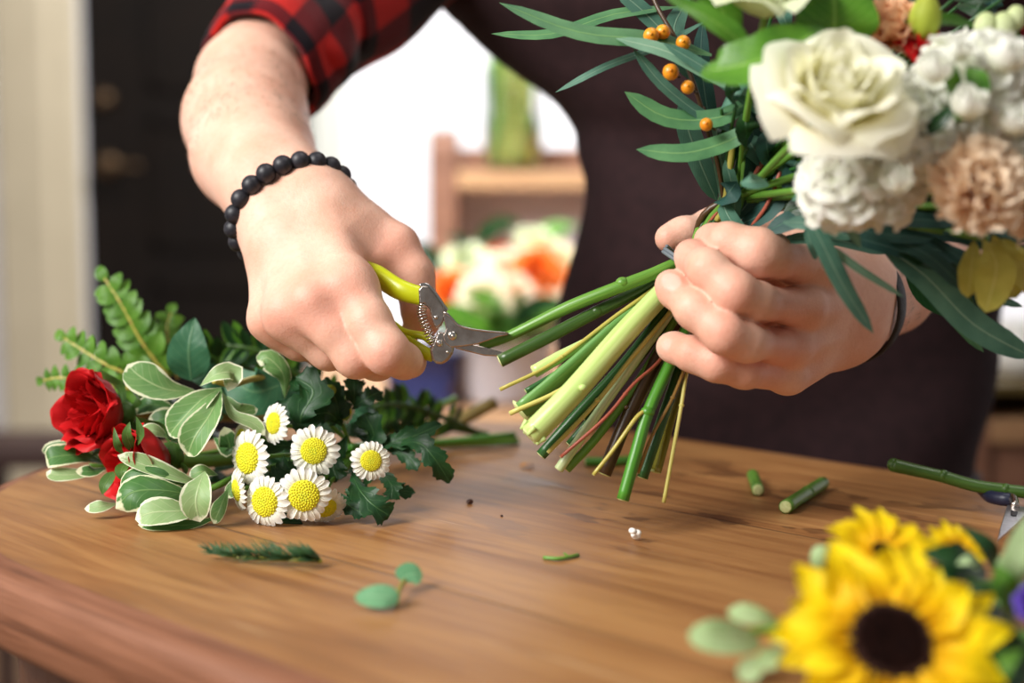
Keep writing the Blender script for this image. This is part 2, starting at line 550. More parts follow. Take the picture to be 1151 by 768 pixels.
# finger nails: thin shields on the ends of the fingers
NAILS = []
def nail(A, B, r, look):
    a = P(*A); b = P(*B); t = (a - b).normalized()
    n = Vector(look); n = (n - t * n.dot(t)).normalized(); s = t.cross(n)
    c = a.lerp(b, 0.35) + n * (r - 0.0006)
    M = np.array([t, s, n]).T
    NAILS.append((np.array(c), M, r))
    return c, M, r
SH = []
for A, B, r, look in (((751, 318, .716), (781, 345, .697), 17 * .714 / F, (-.25, -.9, .38)), ((752, 390, .724), (778, 398, .711), 14.5 * .722 / F, (-.2, -.93, .25)),
                      ((777, 288, .716), (795, 304, .697), 16 * .714 / F, (-.6, -.6, .6)), ((797, 270, .724), (818, 273, .708), 15 * .722 / F, (-.55, -.5, .7)),
                      ((753, 268, .772), (790, 258, .785), 15 * .772 / F, (-.35, .75, .4))):
    c, M, rr = nail(A, B, r, look)
    SH.append(('e', np.array(c), np.array((rr * 1.05, rr * .66, .0013)), np.array(M)))
la.shields = SH
dn = []
for (x, y, d), r, dep in (((800, 291, .70), .0035, .0011), ((873, 322, .712), .005, .0018), ((868, 368, .71), .005, .0018), ((852, 405, .712), .0045, .0016), ((846, 312, .695), .004, .0012), ((834, 357, .69), .004, .0016), ((862, 317, .705), .0045, .0014), ((852, 364, .698), .0042, .0022), ((868, 371, .706), .004, .0016), ((820, 394, .695), .0035, .0014), ((836, 399, .70), .0038, .0022), ((853, 404, .706), .0038, .0020), ((884, 326, .72), .005, .001), ((876, 371, .718), .005, .001),
                          ((838, 287, .69), .002, .0003), ((810, 316, .678), .0022, .0006), ((797, 352, .68), .0022, .0006), ((790, 403, .692), .002, .0005),
                          ((865, 283, .69), .002, .0004), ((842, 340, .678), .0022, .0005), ((832, 378, .678), .0022, .0005)):
    dn.append((np.array(P(x, y, d)), r, dep))
la.dents = dn

# ---- trunk, neck, head and upper arms (inside the clothes, above the picture)
TD = 1.15
tk = Blend(); tk.kin = 0.03
def at(x, y, d, r): return (np.array(P(x, y, d)), r)
sh_r = P(560, -150, 1.19); sh_l = P(1150, -200, 1.20)
neck = (sh_r + sh_l) / 2 + Vector((0, .02, .07))
tk.group(0.03)
tk.chain([at(868, 560, TD, .07), at(880, 330, TD, .065), at(875, 100, TD, .07), at(850, -60, TD + .02, .075)])
tk.cone((np.array(sh_r) + np.array([.05, 0, -.01]), .065), (np.array(sh_l) + np.array([-.05, 0, -.01]), .065))
tk.group(0.03).chain([(np.array(sh_r), .055), at(495, -85, 1.11, .038), at(410, -22, 1.05, .034), at(345, 24, 1.005, .030)])
tk.group(0.03).chain([(np.array(sh_l), .055), at(1188, -70, 1.17, .042), at(1198, 60, 1.12, .038), at(1183, 170, 1.07, .036)])
tk.group(0.03)
hd = Vector(neck) + Vector((-.03, -.07, .20))
tk.chain([(np.array(neck) + np.array([0, 0, -.03]), .062), (np.array(hd) + np.array([.01, .03, -.09]), .056)])
tk.group(0.03)
lk = Vector((-.35, -.75, -.55)).normalized(); lk, hu, hs = basis(lk, (0, 0, 1))
Mh = np.array([hs, lk, hu]).T
tk.ell(hd + hu * .02 - lk * .01, (.076, .098, .105), Mh)
tk.group(0.03).ell(hd + lk * .035 - hu * .062, (.05, .055, .055), Mh)
tk.group(0.008).cone((np.array(hd + lk * .088 + hu * .012), .009), (np.array(hd + lk * .106 - hu * .022), .013))
for sgn in (1, -1):
    tk.group(0.006).ell(hd + hs * (sgn * .078) - hu * .008 - lk * .012, (.010, .020, .032), Mh)
    tk.group(0.012).ell(hd + lk * .082 + hs * (sgn * .031) + hu * .03, (.022, .012, .007), Mh)
tk.group(0.006).ell(hd + lk * .088 - hu * .055, (.026, .010, .009), Mh)
tk.dents = [(np.array(hd + lk * .09 + hs * (s * .032) + hu * .012), .016, .010) for s in (1, -1)]
# legs
tk.group(0.05)
for x0, x1 in ((.155, .12), (.275, .31)):
    tk.chain([(np.array([x0, 1.17, .76]), .07), (np.array([x1, 1.19, .46]), .06), (np.array([x1, 1.22, .09]), .045)])

def skin_material():
    t = NT('skin')
    at_ = t.n('ShaderNodeAttribute', attribute_name='tone'); sp = t.n('ShaderNodeSeparateColor'); t.l(at_.outputs['Color'], sp.inputs[0])
    red, nl, hair = sp.outputs[0], sp.outputs[1], sp.outputs[2]
    o = t.obj()
    n1 = t.noise(45, o, 4); n2 = t.noise(420, o, 3)
    col = t.mix(t.ramp(n1, [(0.3, 0.0), (0.72, 1.0)]), lin(234, 192, 170), lin(222, 168, 143))
    col = t.mix(t.math('MULTIPLY', red, 0.42), col, lin(220, 138, 118))
    col = t.mix(t.math('MULTIPLY', t.ramp(n2, [(0.45, 0.0), (0.75, 1.0)]), 0.16), col, lin(196, 124, 100))
    col = t.mix(t.math('MULTIPLY', nl, 0.6), col, lin(240, 194, 180))
    # fine dark hair growing along the forearm
    wv = t.n('ShaderNodeTexNoise'); wv.inputs['Scale'].default_value = 1; wv.inputs['Detail'].default_value = 2
    t.l(t.map(o, (0, 0.5, 0.6), (620, 90, 150)), wv.inputs[0])
    col = t.mix(t.math('MULTIPLY', t.math('MULTIPLY', t.ramp(wv.outputs[0], [(0.56, 0.0), (0.68, 1.0)]), hair), 0.0), col, lin(120, 78, 52))
    t.set(Base_Color=col, Roughness=t.math('SUBTRACT', 0.52, t.math('MULTIPLY', nl, 0.28)))
    t.b.inputs['Specular IOR Level'].default_value = 0.4
    t.b.inputs['Subsurface Weight'].default_value = 0.12
    t.b.inputs['Subsurface Radius'].default_value = (1.0, 0.35, 0.2)
    t.b.inputs['Subsurface Scale'].default_value = 0.003
    vo = t.n('ShaderNodeTexVoronoi'); vo.inputs['Scale'].default_value = 900; t.l(o, vo.inputs['Vector'])
    t.bump(t.math('ADD', vo.outputs[0], t.math('MULTIPLY', t.noise(240, o, 4), 1.6)), 0.00014, 0.6)
    return t.m

def build_person():
    root = thing('person', 'person in checked red shirt and dark brown apron, cutting the stems of a bouquet', 'person', (P(885, 560, TD).x, TD, 0))
    org = np.array(root['org'])
    vs, fs, n = [], [], 0
    tone = []
    RED = [(388, 327, .733, .014), (348, 347, .731, .014), (317, 357, .740, .013), (298, 365, .755, .013), (439, 400, .712, .013), (404, 408, .722, .012), (448, 270, .78, .016), (470, 345, .775, .015), (425, 300, .77, .013),
           (852, 281, .686, .012), (826, 331, .676, .012), (815, 368, .675, .012), (803, 405, .693, .011), (757, 320, .705, .012), (755, 390, .71, .010), (780, 285, .705, .010), (795, 268, .71, .010), (752, 268, .76, .014), (870, 322, .715, .018), (868, 370, .715, .018), (860, 405, .715, .018)]
    RP = [(np.array(P(x, y, d)), r) for x, y, d, r in RED]
    HA = [(np.array(P(276, 135, .89)), .055), (np.array(P(300, 190, .84)), .03), (np.array(P(285, 80, .93)), .05), (np.array(P(1030, 300, .86)), .05), (np.array(P(985, 340, .80)), .022)]
    for b, h, pad in ((ra, .0011, None), (la, .0011, None), (tk, .007, None)):
        pts = []
        for g in b.g:
            for p in g[1]:
                if p[0] == 'c': pts += [p[1] - p[3], p[1] + p[3], p[2] - p[4], p[2] + p[4]]
                else: pts += [p[1] - max(p[2]), p[1] + max(p[2])]
        pts = np.array(pts)
        v, f = surf_net(b.ev, pts.min(0) - .012, pts.max(0) + .012, h)
        red = np.zeros(len(v)); hr = np.zeros(len(v)); nl = np.zeros(len(v))
        for c, r in RP: red += np.exp(-np.sum((v - c) ** 2, 1) / (r * r))
        for c, r in HA: hr += np.exp(-np.sum((v - c) ** 2, 1) / (r * r))
        for c, M, r in NAILS:
            q = (v - c) @ M
            e = (q[:, 0] / (r * 1.0)) ** 2 + (q[:, 1] / (r * .62)) ** 2 + (q[:, 2] / .0022) ** 2
            nl = np.maximum(nl, np.clip((1.15 - e) * 4, 0, 1))
        tone.append(np.stack([np.clip(red, 0, 1), nl, np.clip(hr, 0, 1), np.ones(len(v))], 1))
        vs.append(v - org); fs.append(f + n); n += len(v)
    V = np.concatenate(vs); Fc = np.concatenate(fs); TN = np.concatenate(tone)
    me = bpy.data.meshes.new('body')
    me.vertices.add(len(V)); me.vertices.foreach_set('co', V.astype(np.float32).ravel())
    me.loops.add(len(Fc) * 4); me.loops.foreach_set('vertex_index', Fc.astype(np.int32).ravel())
    me.polygons.add(len(Fc)); me.polygons.foreach_set('loop_start', np.arange(0, len(Fc) * 4, 4, dtype=np.int32))
    me.polygons.foreach_set('use_smooth', np.ones(len(Fc), dtype=bool))
    me.update(calc_edges=True)
    ca = me.color_attributes.new('tone', 'FLOAT_COLOR', 'POINT'); ca.data.foreach_set('color', TN.astype(np.float32).ravel())
    me.materials.append(M_['skin'])
    o = bpy.data.objects.new('body', me); COL.objects.link(o); o.parent = root; o['org'] = root['org']
    m = o.modifiers.new('s', 'SMOOTH'); m.factor = 0.5; m.iterations = 3
    # fine hair on both forearms
    rh = np.random.RandomState(4); mbh = MB()
    vn = np.empty(len(V) * 3, dtype=np.float32); me.vertices.foreach_get('normal', vn); vn = vn.reshape(-1, 3)
    for (a, b, cen, wd, cnt_) in ((P(322, 44, .992), P(318, 225, .82), P(285, 140, .90), .05, 800), (P(1105, 245, .985), P(970, 340, .79), P(1010, 322, .83), .038, 500)):
        dr = np.array((b - a).normalized()); w = np.exp(-np.sum((V + org - np.array(cen)) ** 2, 1) / (wd * wd)); cand = np.where(w > .25)[0]
        for i in rh.choice(cand, cnt_):
            nn = vn[i]; t = dr + rh.normal(0, .28, 3); t -= nn * (t @ nn); t /= np.linalg.norm(t); L = rh.uniform(.005, .010)
            p = Vector(V[i] + org); T3 = Vector(t); N3 = Vector(nn)
            mbh.tube([p - N3 * .0003, p + T3 * L * .5 + N3 * .0012, p + T3 * L + N3 * .0010], [.00007, .00006, .00002], n=3, sub=1, cap=False)
    ho = mbh.build('arm_hair', M_['hair'], root); ho['kind'] = 'stuff'
    clothes(root, hd, hu, lk, hs)
    return root

def plaid():
    t = NT('checked_flannel'); u, v = t.uv()
    # woven checks: warp and weft bands of red and black
    a = t.math('FRACT', t.math('MULTIPLY', u, 6.0)); b = t.math('FRACT', t.math('MULTIPLY', v, 4.4))
    ba = t.ramp(a, [(0.48, 0.0), (0.52, 1.0)]); bb = t.ramp(b, [(0.48, 0.0), (0.52, 1.0)])
    red, mid, blk = lin(205, 38, 32), lin(104, 20, 26), lin(14, 14, 22)
    c = t.mix(ba, t.mix(bb, red, mid), t.mix(bb, mid, blk))
    o = t.obj(); c = t.mix(t.math('MULTIPLY', t.noise(500, o, 3), 0.4), c, lin(40, 12, 16))
    t.set(Base_Color=c, Roughness=0.9); t.b.inputs['Specular IOR Level'].default_value = 0.1
    t.b.inputs['Sheen Weight'].default_value = 0.15
    t.bump(t.noise(700, o, 3), 0.0006); return t.m

SIL = [(-420, 560, 1120, .10), (-260, 455, 1190, .11), (-150, 430, 1195, .115), (-60, 450, 1180, .12), (0, 490, 1150, .12), (25, 515, 1135, .12), (65, 562, 1130, .118), (110, 617, 1128, .115), (150, 650, 1126, .112), (200, 664, 1122, .11), (280, 653, 1119, .108),
       (340, 640, 1117, .108), (400, 634, 1113, .112), (480, 640, 1102, .115), (540, 646, 1092, .118), (640, 640, 1085, .12), (760, 632, 1082, .115), (1000, 632, 1090, .11)]

def torso_ring(y, infl):
    for (y0, l0, r0, s0), (y1, l1, r1, s1) in zip(SIL, SIL[1:]):
        if y <= y1 or (y1 == SIL[-1][0]):
            t = max(0, min(1, (y - y0) / (y1 - y0))); t2 = t
            l = l0 + (l1 - l0) * t2; r = r0 + (r1 - r0) * t2; s = s0 + (s1 - s0) * t2
            break
    a, b = P(l, y, TD), P(r, y, TD)
    c = (a + b) / 2; h = (b - a).length / 2
    return Vector((c.x, TD, c.z)), h + infl, s + infl

def clothes(root, hd, hu, lk, hs):
    # shirt body
    mb = MB()
    ys = [-190 + 30 * k for k in range(28)]
    nv = len(ys) - 1
    def sh(u, v):
        y = ys[int(round(v * nv))]; c, a, b = torso_ring(y, -.004); an = 2 * PI * u
        return c + Vector((a * math.cos(an), b * math.sin(an) + 0.0, 0))
    shirt = mb.grid(sh, 64, nv, cu=True, flip=True).build('shirt', M_['plaid'], root)
    # collar
    mb = MB()
    def co(u, v):
        an = 2 * PI * u; r = .075 + .02 * v
        return Vector(neck) + Vector((r * math.cos(an), r * math.sin(an) - .01 * v, -.005 - .05 * v + .035 * math.sin(v * PI)))
    mb.grid(co, 40, 8, cu=True, flip=True).build('collar', M_['plaid'], shirt)
    # sleeves
    for cen, rad in (([P(303, 68, .968), P(324, 44, .985), P(345, 22, 1.01), P(410, -22, 1.05), P(495, -85, 1.11), P(590, -150, 1.17)], [64, 71, 76, 74, 80, 96]),
                     ([P(1165, 205, 1.04), P(1185, 170, 1.07), P(1200, 60, 1.12), P(1190, -70, 1.17), P(1130, -190, 1.19)], [74, 78, 80, 86, 92])):
        mb = MB(); pts = smooth(cen, 9); m = len(pts) - 1
        fr = frames(pts, (0, -.6, .8))
        ph = R.random() * 6
        def sl(u, v):
            j = int(round(v * m)); t, a, b = fr[j]
            x = v * (len(rad) - 1); k = min(int(x), len(rad) - 2); r = (rad[k] + (rad[k + 1] - rad[k]) * (x - k)) * 1.06 / F
            an = 2 * PI * u
            r *= 1 + .05 * math.sin(v * 17 + 2.1 * math.sin(an + ph)) + .035 * math.sin(3 * an + v * 9 + ph) + .02 * math.sin(7 * an - v * 25)
            return pts[j] + (a * math.cos(an) + b * math.sin(an)) * r
        sv = mb.grid(sl, 72, m, cu=True, flip=True).build('sleeve', M_['plaid'], shirt, solid=.003)
        # rolled cuff: a thick turned band
        mb = MB(); t0, a0, b0 = fr[0]; c0 = pts[0]; ax = (pts[8] - pts[0]).normalized(); ax, a0, b0 = basis(ax, (0, -.6, .8)); r0 = rad[0] * 1.06 / F
        def cf(u, v):
            an = 2 * PI * u; w = 2 * PI * v
            rr = r0 * (1.0 + .03 * math.sin(3 * an + 1) + .02 * math.sin(8 * an)) - .0005 + .0055 * math.cos(w)
            return c0 + ax * (.010 + .021 * math.sin(w) + .003 * math.sin(2 * an + ph)) + (a0 * math.cos(an) + b0 * math.sin(an)) * rr
        mb.grid(cf, 72, 14, cu=True).build('rolled_cuff', M_['plaid'], shirt)
    # apron: bib and skirt wrapped around the trunk
    mb = MB(); ys2 = [-20 + 14 * k for k in range(74)]; nv2 = len(ys2) - 1
    def ap(u, v):
        y = ys2[int(round(v * nv2))]; c, a, b = torso_ring(y, 0.004)
        half = 2.15 - .75 * max(0, (40 - y) / 60) ** .6 if y < 40 else 2.15
        an = -PI / 2 + (u * 2 - 1) * half
        f = .0022 * math.sin(an * 5 + y * .012) + .0028 * math.sin(y * .035 + an * 3.2) * math.exp(-((y - 420) / 120) ** 2) + .004 * math.sin(an * 9 + .4) * max(0, min(1, (y - 480) / 300))
        f += .0035 * math.sin((y - 60 * an) * .055) * math.exp(-((y - 130) / 110) ** 2)
        return c + Vector(((a + f) * math.cos(an), (b + f) * math.sin(an), 0))
    apron = mb.grid(ap, 84, nv2, flip=True).build('apron', M_['apron'], root, solid=.0016)
    mb = MB()
    for s in (-1, 1):
        c, a, b = torso_ring(-20, .004)
        p0 = c + Vector((s * a * .42, -b * .93, 0)); p1 = Vector(neck) + Vector((s * .07, -.05, -.01)); p2 = Vector(neck) + Vector((s * .055, .05, .01))
        mb.tube([p0, p0.lerp(p1, .5) + Vector((0, -.025, 0)), p1, p2], .011, n=8, flat=.16, up=(s, 0, .3))
    mb.build('neck_strap', M_['apron'], apron)
    # trousers and shoes, hair
    tr = MB()
    for x0, x1 in ((.155, .12), (.275, .31)):
        tr.tube([(x0, 1.17, .80), (x0, 1.175, .7), (x1, 1.19, .46), (x1, 1.22, .05)], [.09, .095, .08, .07], n=20, sub=6)
    tr.build('trousers', M_['trousers'], root)
    for x in (.12, .31):
        s = MB()
        s.tube([(x, 1.26, .045), (x, 1.2, .05), (x, 1.09, .035), (x, 1.03, .03)], [.036, .046, .044, .026], n=16, sub=5)
        s.build('shoe', M_['trousers'], root)
    mb = MB()
    def hr(u, v):
        th = v * 1.75; an = 2 * PI * u
        dr = hs * (math.sin(th) * math.cos(an) * .082) + lk * (math.sin(th) * math.sin(an) * .104) + hu * (math.cos(th) * .112)
        cut = 1 if math.sin(an) < .3 else .0
        return hd + hu * .02 - lk * .014 + dr * (1 + .015 * math.sin(an * 23 + th * 9)) + (hu * .035 * v * v if not cut else Vector((0, 0, 0)))
    mb.grid(hr, 60, 16, cu=True, flip=True).build('hair', M_['hair'], root)
    # bracelet of round beads on the right wrist
    br = empty('bracelet', root['org'], root); br['label'] = 'bracelet of round matt black beads on the wrist above the secateurs'
    c = P(329, 239, .803); ax = (P(329, 239, .803) - P(281, 165, .876)).normalized()
    e1 = (P(384, 208, .803) - P(270, 270, .803)).normalized(); e1 = (e1 - ax * e1.dot(ax)).normalized(); e2 = ax.cross(e1)
    if e2.dot(TOCAM) < 0: e2 = -e2
    cord = MB(); ring = []
    NB = 21
    for k in range(NB):
        an = 2 * PI * (k + .35) / NB
        q = c + e1 * (.0325 * math.cos(an)) + e2 * (.0268 * math.sin(an) + .001)
        ring.append(q)
        mb = MB(); mb.ball(q, .0054, 18, rot=Matrix.Rotation(R.random() * 6, 3, (1, .3, .2)))
        mb.build('bead', M_['bead'], br)
    cord.tube(ring + [ring[0]], .0011, n=8, sub=4, cap=False); cord.build('cord', M_['bead'], br)
    # strap on the left wrist
    mb = MB()
    c = P(966, 347, .795); ax = (P(945, 352, .775) - P(1000, 318, .835)).normalized()
    e1 = (P(985, 290, .795) - P(942, 402, .795)).normalized(); e1 = (e1 - ax * e1.dot(ax)).normalized(); e2 = ax.cross(e1)
    if e2.dot(TOCAM) < 0: e2 = -e2
    def stp(u, v):
        an = 2 * PI * u; w = 2 * PI * v
        return c + ax * (.0055 * math.copysign(abs(math.cos(w)) ** .5, math.cos(w))) + (e1 * ((STR[0] + .0013 * math.sin(w)) * math.cos(an)) + e2 * ((STR[1] + .0013 * math.sin(w)) * math.sin(an)))
    st = mb.grid(stp, 60, 12, cu=True).build('wrist_strap', M_['strap'], root); st['label'] = 'black strap on the wrist holding the bouquet'
STR = (.0285, .0225)
# ------------------------------------------------------------------ table in its own directions
A_, B_, C_ = Tb(770, 490), Tb(1100, 542), Tb(0, 640)
TU = (B_ - A_).normalized(); TU = (TU + (Tb(380, 768) - C_).normalized()).normalized()
TN_ = Vector((-TU.y, TU.x, 0))
TANG = math.atan2(TU.y, TU.x)
def tp(s, t, z=0.0):
    """s metres along the table towards its rounded end, t metres across it from the camera side"""
    q = TU * (-s) + TN_ * t
    return Vector((q.x, q.y, T + z))
def st(p): return (-(p.x * TU.x + p.y * TU.y), p.x * TN_.x + p.y * TN_.y)

def build_table():
    tN = st(C_)[1] - .004; tF = st(A_)[1]
    r1 = .285; r2 = tF - tN - r1
    sE = st(Tb(58, 525))[0] + .052
    out = []
    out.append((-1.0, tN)); 
    for k in range(25): out.append((-1.0 + (sE - r1 + 1.0) * (k + 1) / 25, tN))
    for k in range(1, 25):
        a = PI / 2 * k / 24; out.append((sE - r1 + r1 * math.sin(a), tN + r1 * (1 - math.cos(a))))
    for k in range(1, 21):
        a = PI / 2 * k / 20; out.append((sE - r2 + r2 * math.cos(a), tN + r1 + r2 * math.sin(a)))
    for k in range(25): out.append((sE - r2 - (sE - r2 + 1.0) * (k + 1) / 25, tF))
    n = len(out); pts = [Vector((a, b)) for a, b in out]
    nor = []
    for i in range(n):
        d = (pts[(i + 1) % n] - pts[i - 1]); 
        nor.append(Vector((d.y, -d.x)).normalized())
    root = thing('table', 'wooden table with a rounded end covered in cut flowers', 'table', tp(0, (tN + tF) / 2, -T))
    th = .040
    def ring(ins, z):
        res = []
        for i in range(n):
            q = pts[i] - nor[i] * ins
            if i == 0: q = Vector((-1.0 + ins, tN + ins))
            if i == n - 1: q = Vector((-1.0 + ins, tF - ins))
            res.append(tp(q.x, q.y, z))
        return res
    mb = MB()
    prof_ = [(.014, 0, 1), (.006, -.0012, 1), (.0015, -.004, 1), (0, -.009, 1), (.0, -.030, 1), (.003, -.036, 1), (.010, -.040, 1)]
    rings = [ring(a, z) for a, z, _ in prof_]
    for (r0, r1_), (_, _, mi) in zip(zip(rings, rings[1:]), prof_):
        for i in range(n):
            j = (i + 1) % n
            mb.add([r0[i], r0[j], r1_[j], r1_[i]], [[3, 2, 1, 0]], None, mi)
    mb.add(rings[0], [list(range(n))[::-1]], None, 0); mb.add(rings[-1], [list(range(n))], None, 1)
    # one welded skin
    o = mb.build('table_top', [M_['table'], M_['table_edge']], root, sm=False)
    bm = bmesh.new(); bm.from_mesh(o.data); bmesh.ops.remove_doubles(bm, verts=bm.verts, dist=1e-5)
    bmesh.ops.recalc_face_normals(bm, faces=bm.faces); bm.to_mesh(o.data); bm.free()
    for p in o.data.polygons: p.use_smooth = len(p.vertices) == 4
    # frame under the top and legs
    mb = MB(); r0, r1_ = ring(.030, -.0395), ring(.034, -.15)
    ri, ri2 = ring(.052, -.0395), ring(.052, -.15)
    for a, b in ((r0, r1_), (r1_, ri2), (ri2, ri)):
        for i in range(n):
            j = (i + 1) % n; mb.add([a[i], a[j], b[j], b[i]], [[3, 2, 1, 0]])
    mb.build('table_frame', M_['table_frame'], root, sm=False)
    for s, t in ((sE - .25, tN + .12), (sE - .25, tF - .10), (-.88, tN + .09), (-.88, tF - .09)):
        mb = MB(); c = tp(s, t, -T)
        mb.lathe(c, [(.0, 0), (.022, 0), (.026, .02), (.028, .12), (.022, .3), (.034, .55), (.028, .62), (.038, .66), (.038, T - .0395), (0, T - .0395)], 20)
        mb.build('leg', M_['table_frame'], root)

def build_room():
    st_ = lambda o: tag(o, kind='structure')
    st_(MB().box((-3.2, -1.6, -.05), (3.2, 4.8, 0)).build('floor', M_['floor'], sm=False))
    YB = 4.6
    X = lambda x, d=YB: P(x, 220, d).x
    # back wall with the opening of the dark door
    xd0, xd1 = X(96), X(347)
    mb = MB(); mb.box((xd1, YB, 0), (3.2, YB + .12, 2.7)); mb.box((xd0, YB, 2.12), (xd1, YB + .12, 2.7)); mb.box((-3.2, YB, 0), (X(4), YB + .12, 2.7)) if False else None
    mb.box((X(4) - .06, YB, 0), (xd0, YB + .12, 2.7)); mb.box((-3.2, YB, 2.12), (X(4) - .06, YB + .12, 2.7)); mb.box((-3.2, YB, 0), (X(4) - 1.0, YB + .12, 2.7))
    st_(mb.build('wall_back', M_['wall'], sm=False))
    st_(MB().box((-3.3, -1.6, 0), (-3.2, 4.8, .95)).box((-3.3, -1.6, 2.4), (-3.2, 4.8, 2.7)).box((-3.3, 2.6, .95), (-3.2, 4.8, 2.4)).box((-3.3, -1.6, .95), (-3.2, -.9, 2.4)).build('wall_left', M_['wall'], sm=False))
    st_(MB().box((3.2, -1.6, 0), (3.3, 4.8, 2.7)).build('wall_right', M_['wall'], sm=False))
    # dark door, panelled, with lever and lock
    d1 = tag(empty('door_1', (xd0, YB + .05, 0)), kind='structure')
    w = xd1 - xd0
    mb = MB(); mb.box((xd0 + .005, YB + .03, .01), (xd1 - .005, YB + .07, 2.11))
    mb.build('door_leaf', M_['door'], d1, sm=False, bevel=.004)
    for z0, z1 in ((.15, .75), (.85, 1.25), (1.33, 1.98)):
        mb = MB(); x0, x1 = xd0 + .2, xd1 - .07
        for a in ((x0, z0, x1, z0 + .03), (x0, z1 - .03, x1, z1), (x0, z0, x0 + .03, z1), (x1 - .03, z0, x1, z1)):
            mb.box((a[0], YB + .016, a[1]), (a[2], YB + .034, a[3]))
        mb.build('panel_moulding', M_['door'], d1, sm=False, bevel=.005)
    for (x, y, r) in ((121, 112, .026), (123, 186, .034)):
        c = P(x, y, YB); c.y = YB + .012
        mb = MB(); mb.lathe(c, [(0, -.02), (r * .5, -.02), (r, -.012), (r, .02), (0, .02)], 24, Vector((0, 1, 0)))
        h = mb.build('lock_rosette', M_['brass'], d1)
        if y > 150:
            mb = MB(); mb.tube([c + Vector((0, -.01, 0)), c + Vector((0, -.05, 0)), c + Vector((.03, -.055, 0)), c + Vector((.11, -.055, -.004))], .008, n=10); mb.build('door_handle', M_['brass'], d1)
    # brown door at the far left, beige pier between the doors, pale casing
    d2 = tag(empty('door_2', (X(4) - .55, YB + .05, 0)), kind='structure')
    MB().box((X(4) - .99, YB + .03, .01), (X(4) - .062, YB + .07, 2.11)).build('door_leaf', M_['door_wood'], d2, sm=False, bevel=.004)
    mb = MB(); xa, xb = X(6), X(95)
    pr = [(xa, 0), (xa, -.05), (xa + .01, -.06), (xa + (xb - xa) * .62, -.06), (xa + (xb - xa) * .72, -.045), (xb - .03, -.045), (xb - .008, -.03), (xb, -.012), (xb, 0)]
    mb.prism([Vector((a, YB + b, 0)) for a, b in pr][::-1], Vector((0, 0, 2.3)))
    st_(mb.build('trim_1', M_['pier'], sm=False))
    mb = MB(); xa, xb = X(348), X(394)
    pr = [(xa, .03), (xa, -.02), (xa + .02, -.03), (xa + (xb - xa) * .6, -.03), (xa + (xb - xa) * .7, -.018), (xb - .01, -.018), (xb, 0)]
    mb.prism([Vector((a, YB + b, 0)) for a, b in pr][::-1], Vector((0, 0, 2.2)))
    st_(mb.build('trim_2', M_['casing'], sm=False))
    st_(MB().box((X(395), YB - .015, 0), (3.2, YB, .10)).build('baseboard_back', M_['casing'], sm=False, bevel=.004))
    # a tall window in the left wall
    w1 = tag(empty('window_1', (-3.25, .85, .95)), kind='structure')
    mb = MB()
    for a in ((-.9, .95, 2.6, 1.0), (-.9, 2.35, 2.6, 2.4), (-.9, .95, -.85, 2.4), (2.55, .95, 2.6, 2.4), (.80, .95, .88, 2.4)):
        mb.box((-3.28, a[0], a[1]), (-3.22, a[2], a[3]))
    mb.build('window_frame', M_['casing'], w1, sm=False)

def board(mb, x0, x1, y0, y1, z0, z1): return mb.box((x0, y0, z0), (x1, y1, z1))

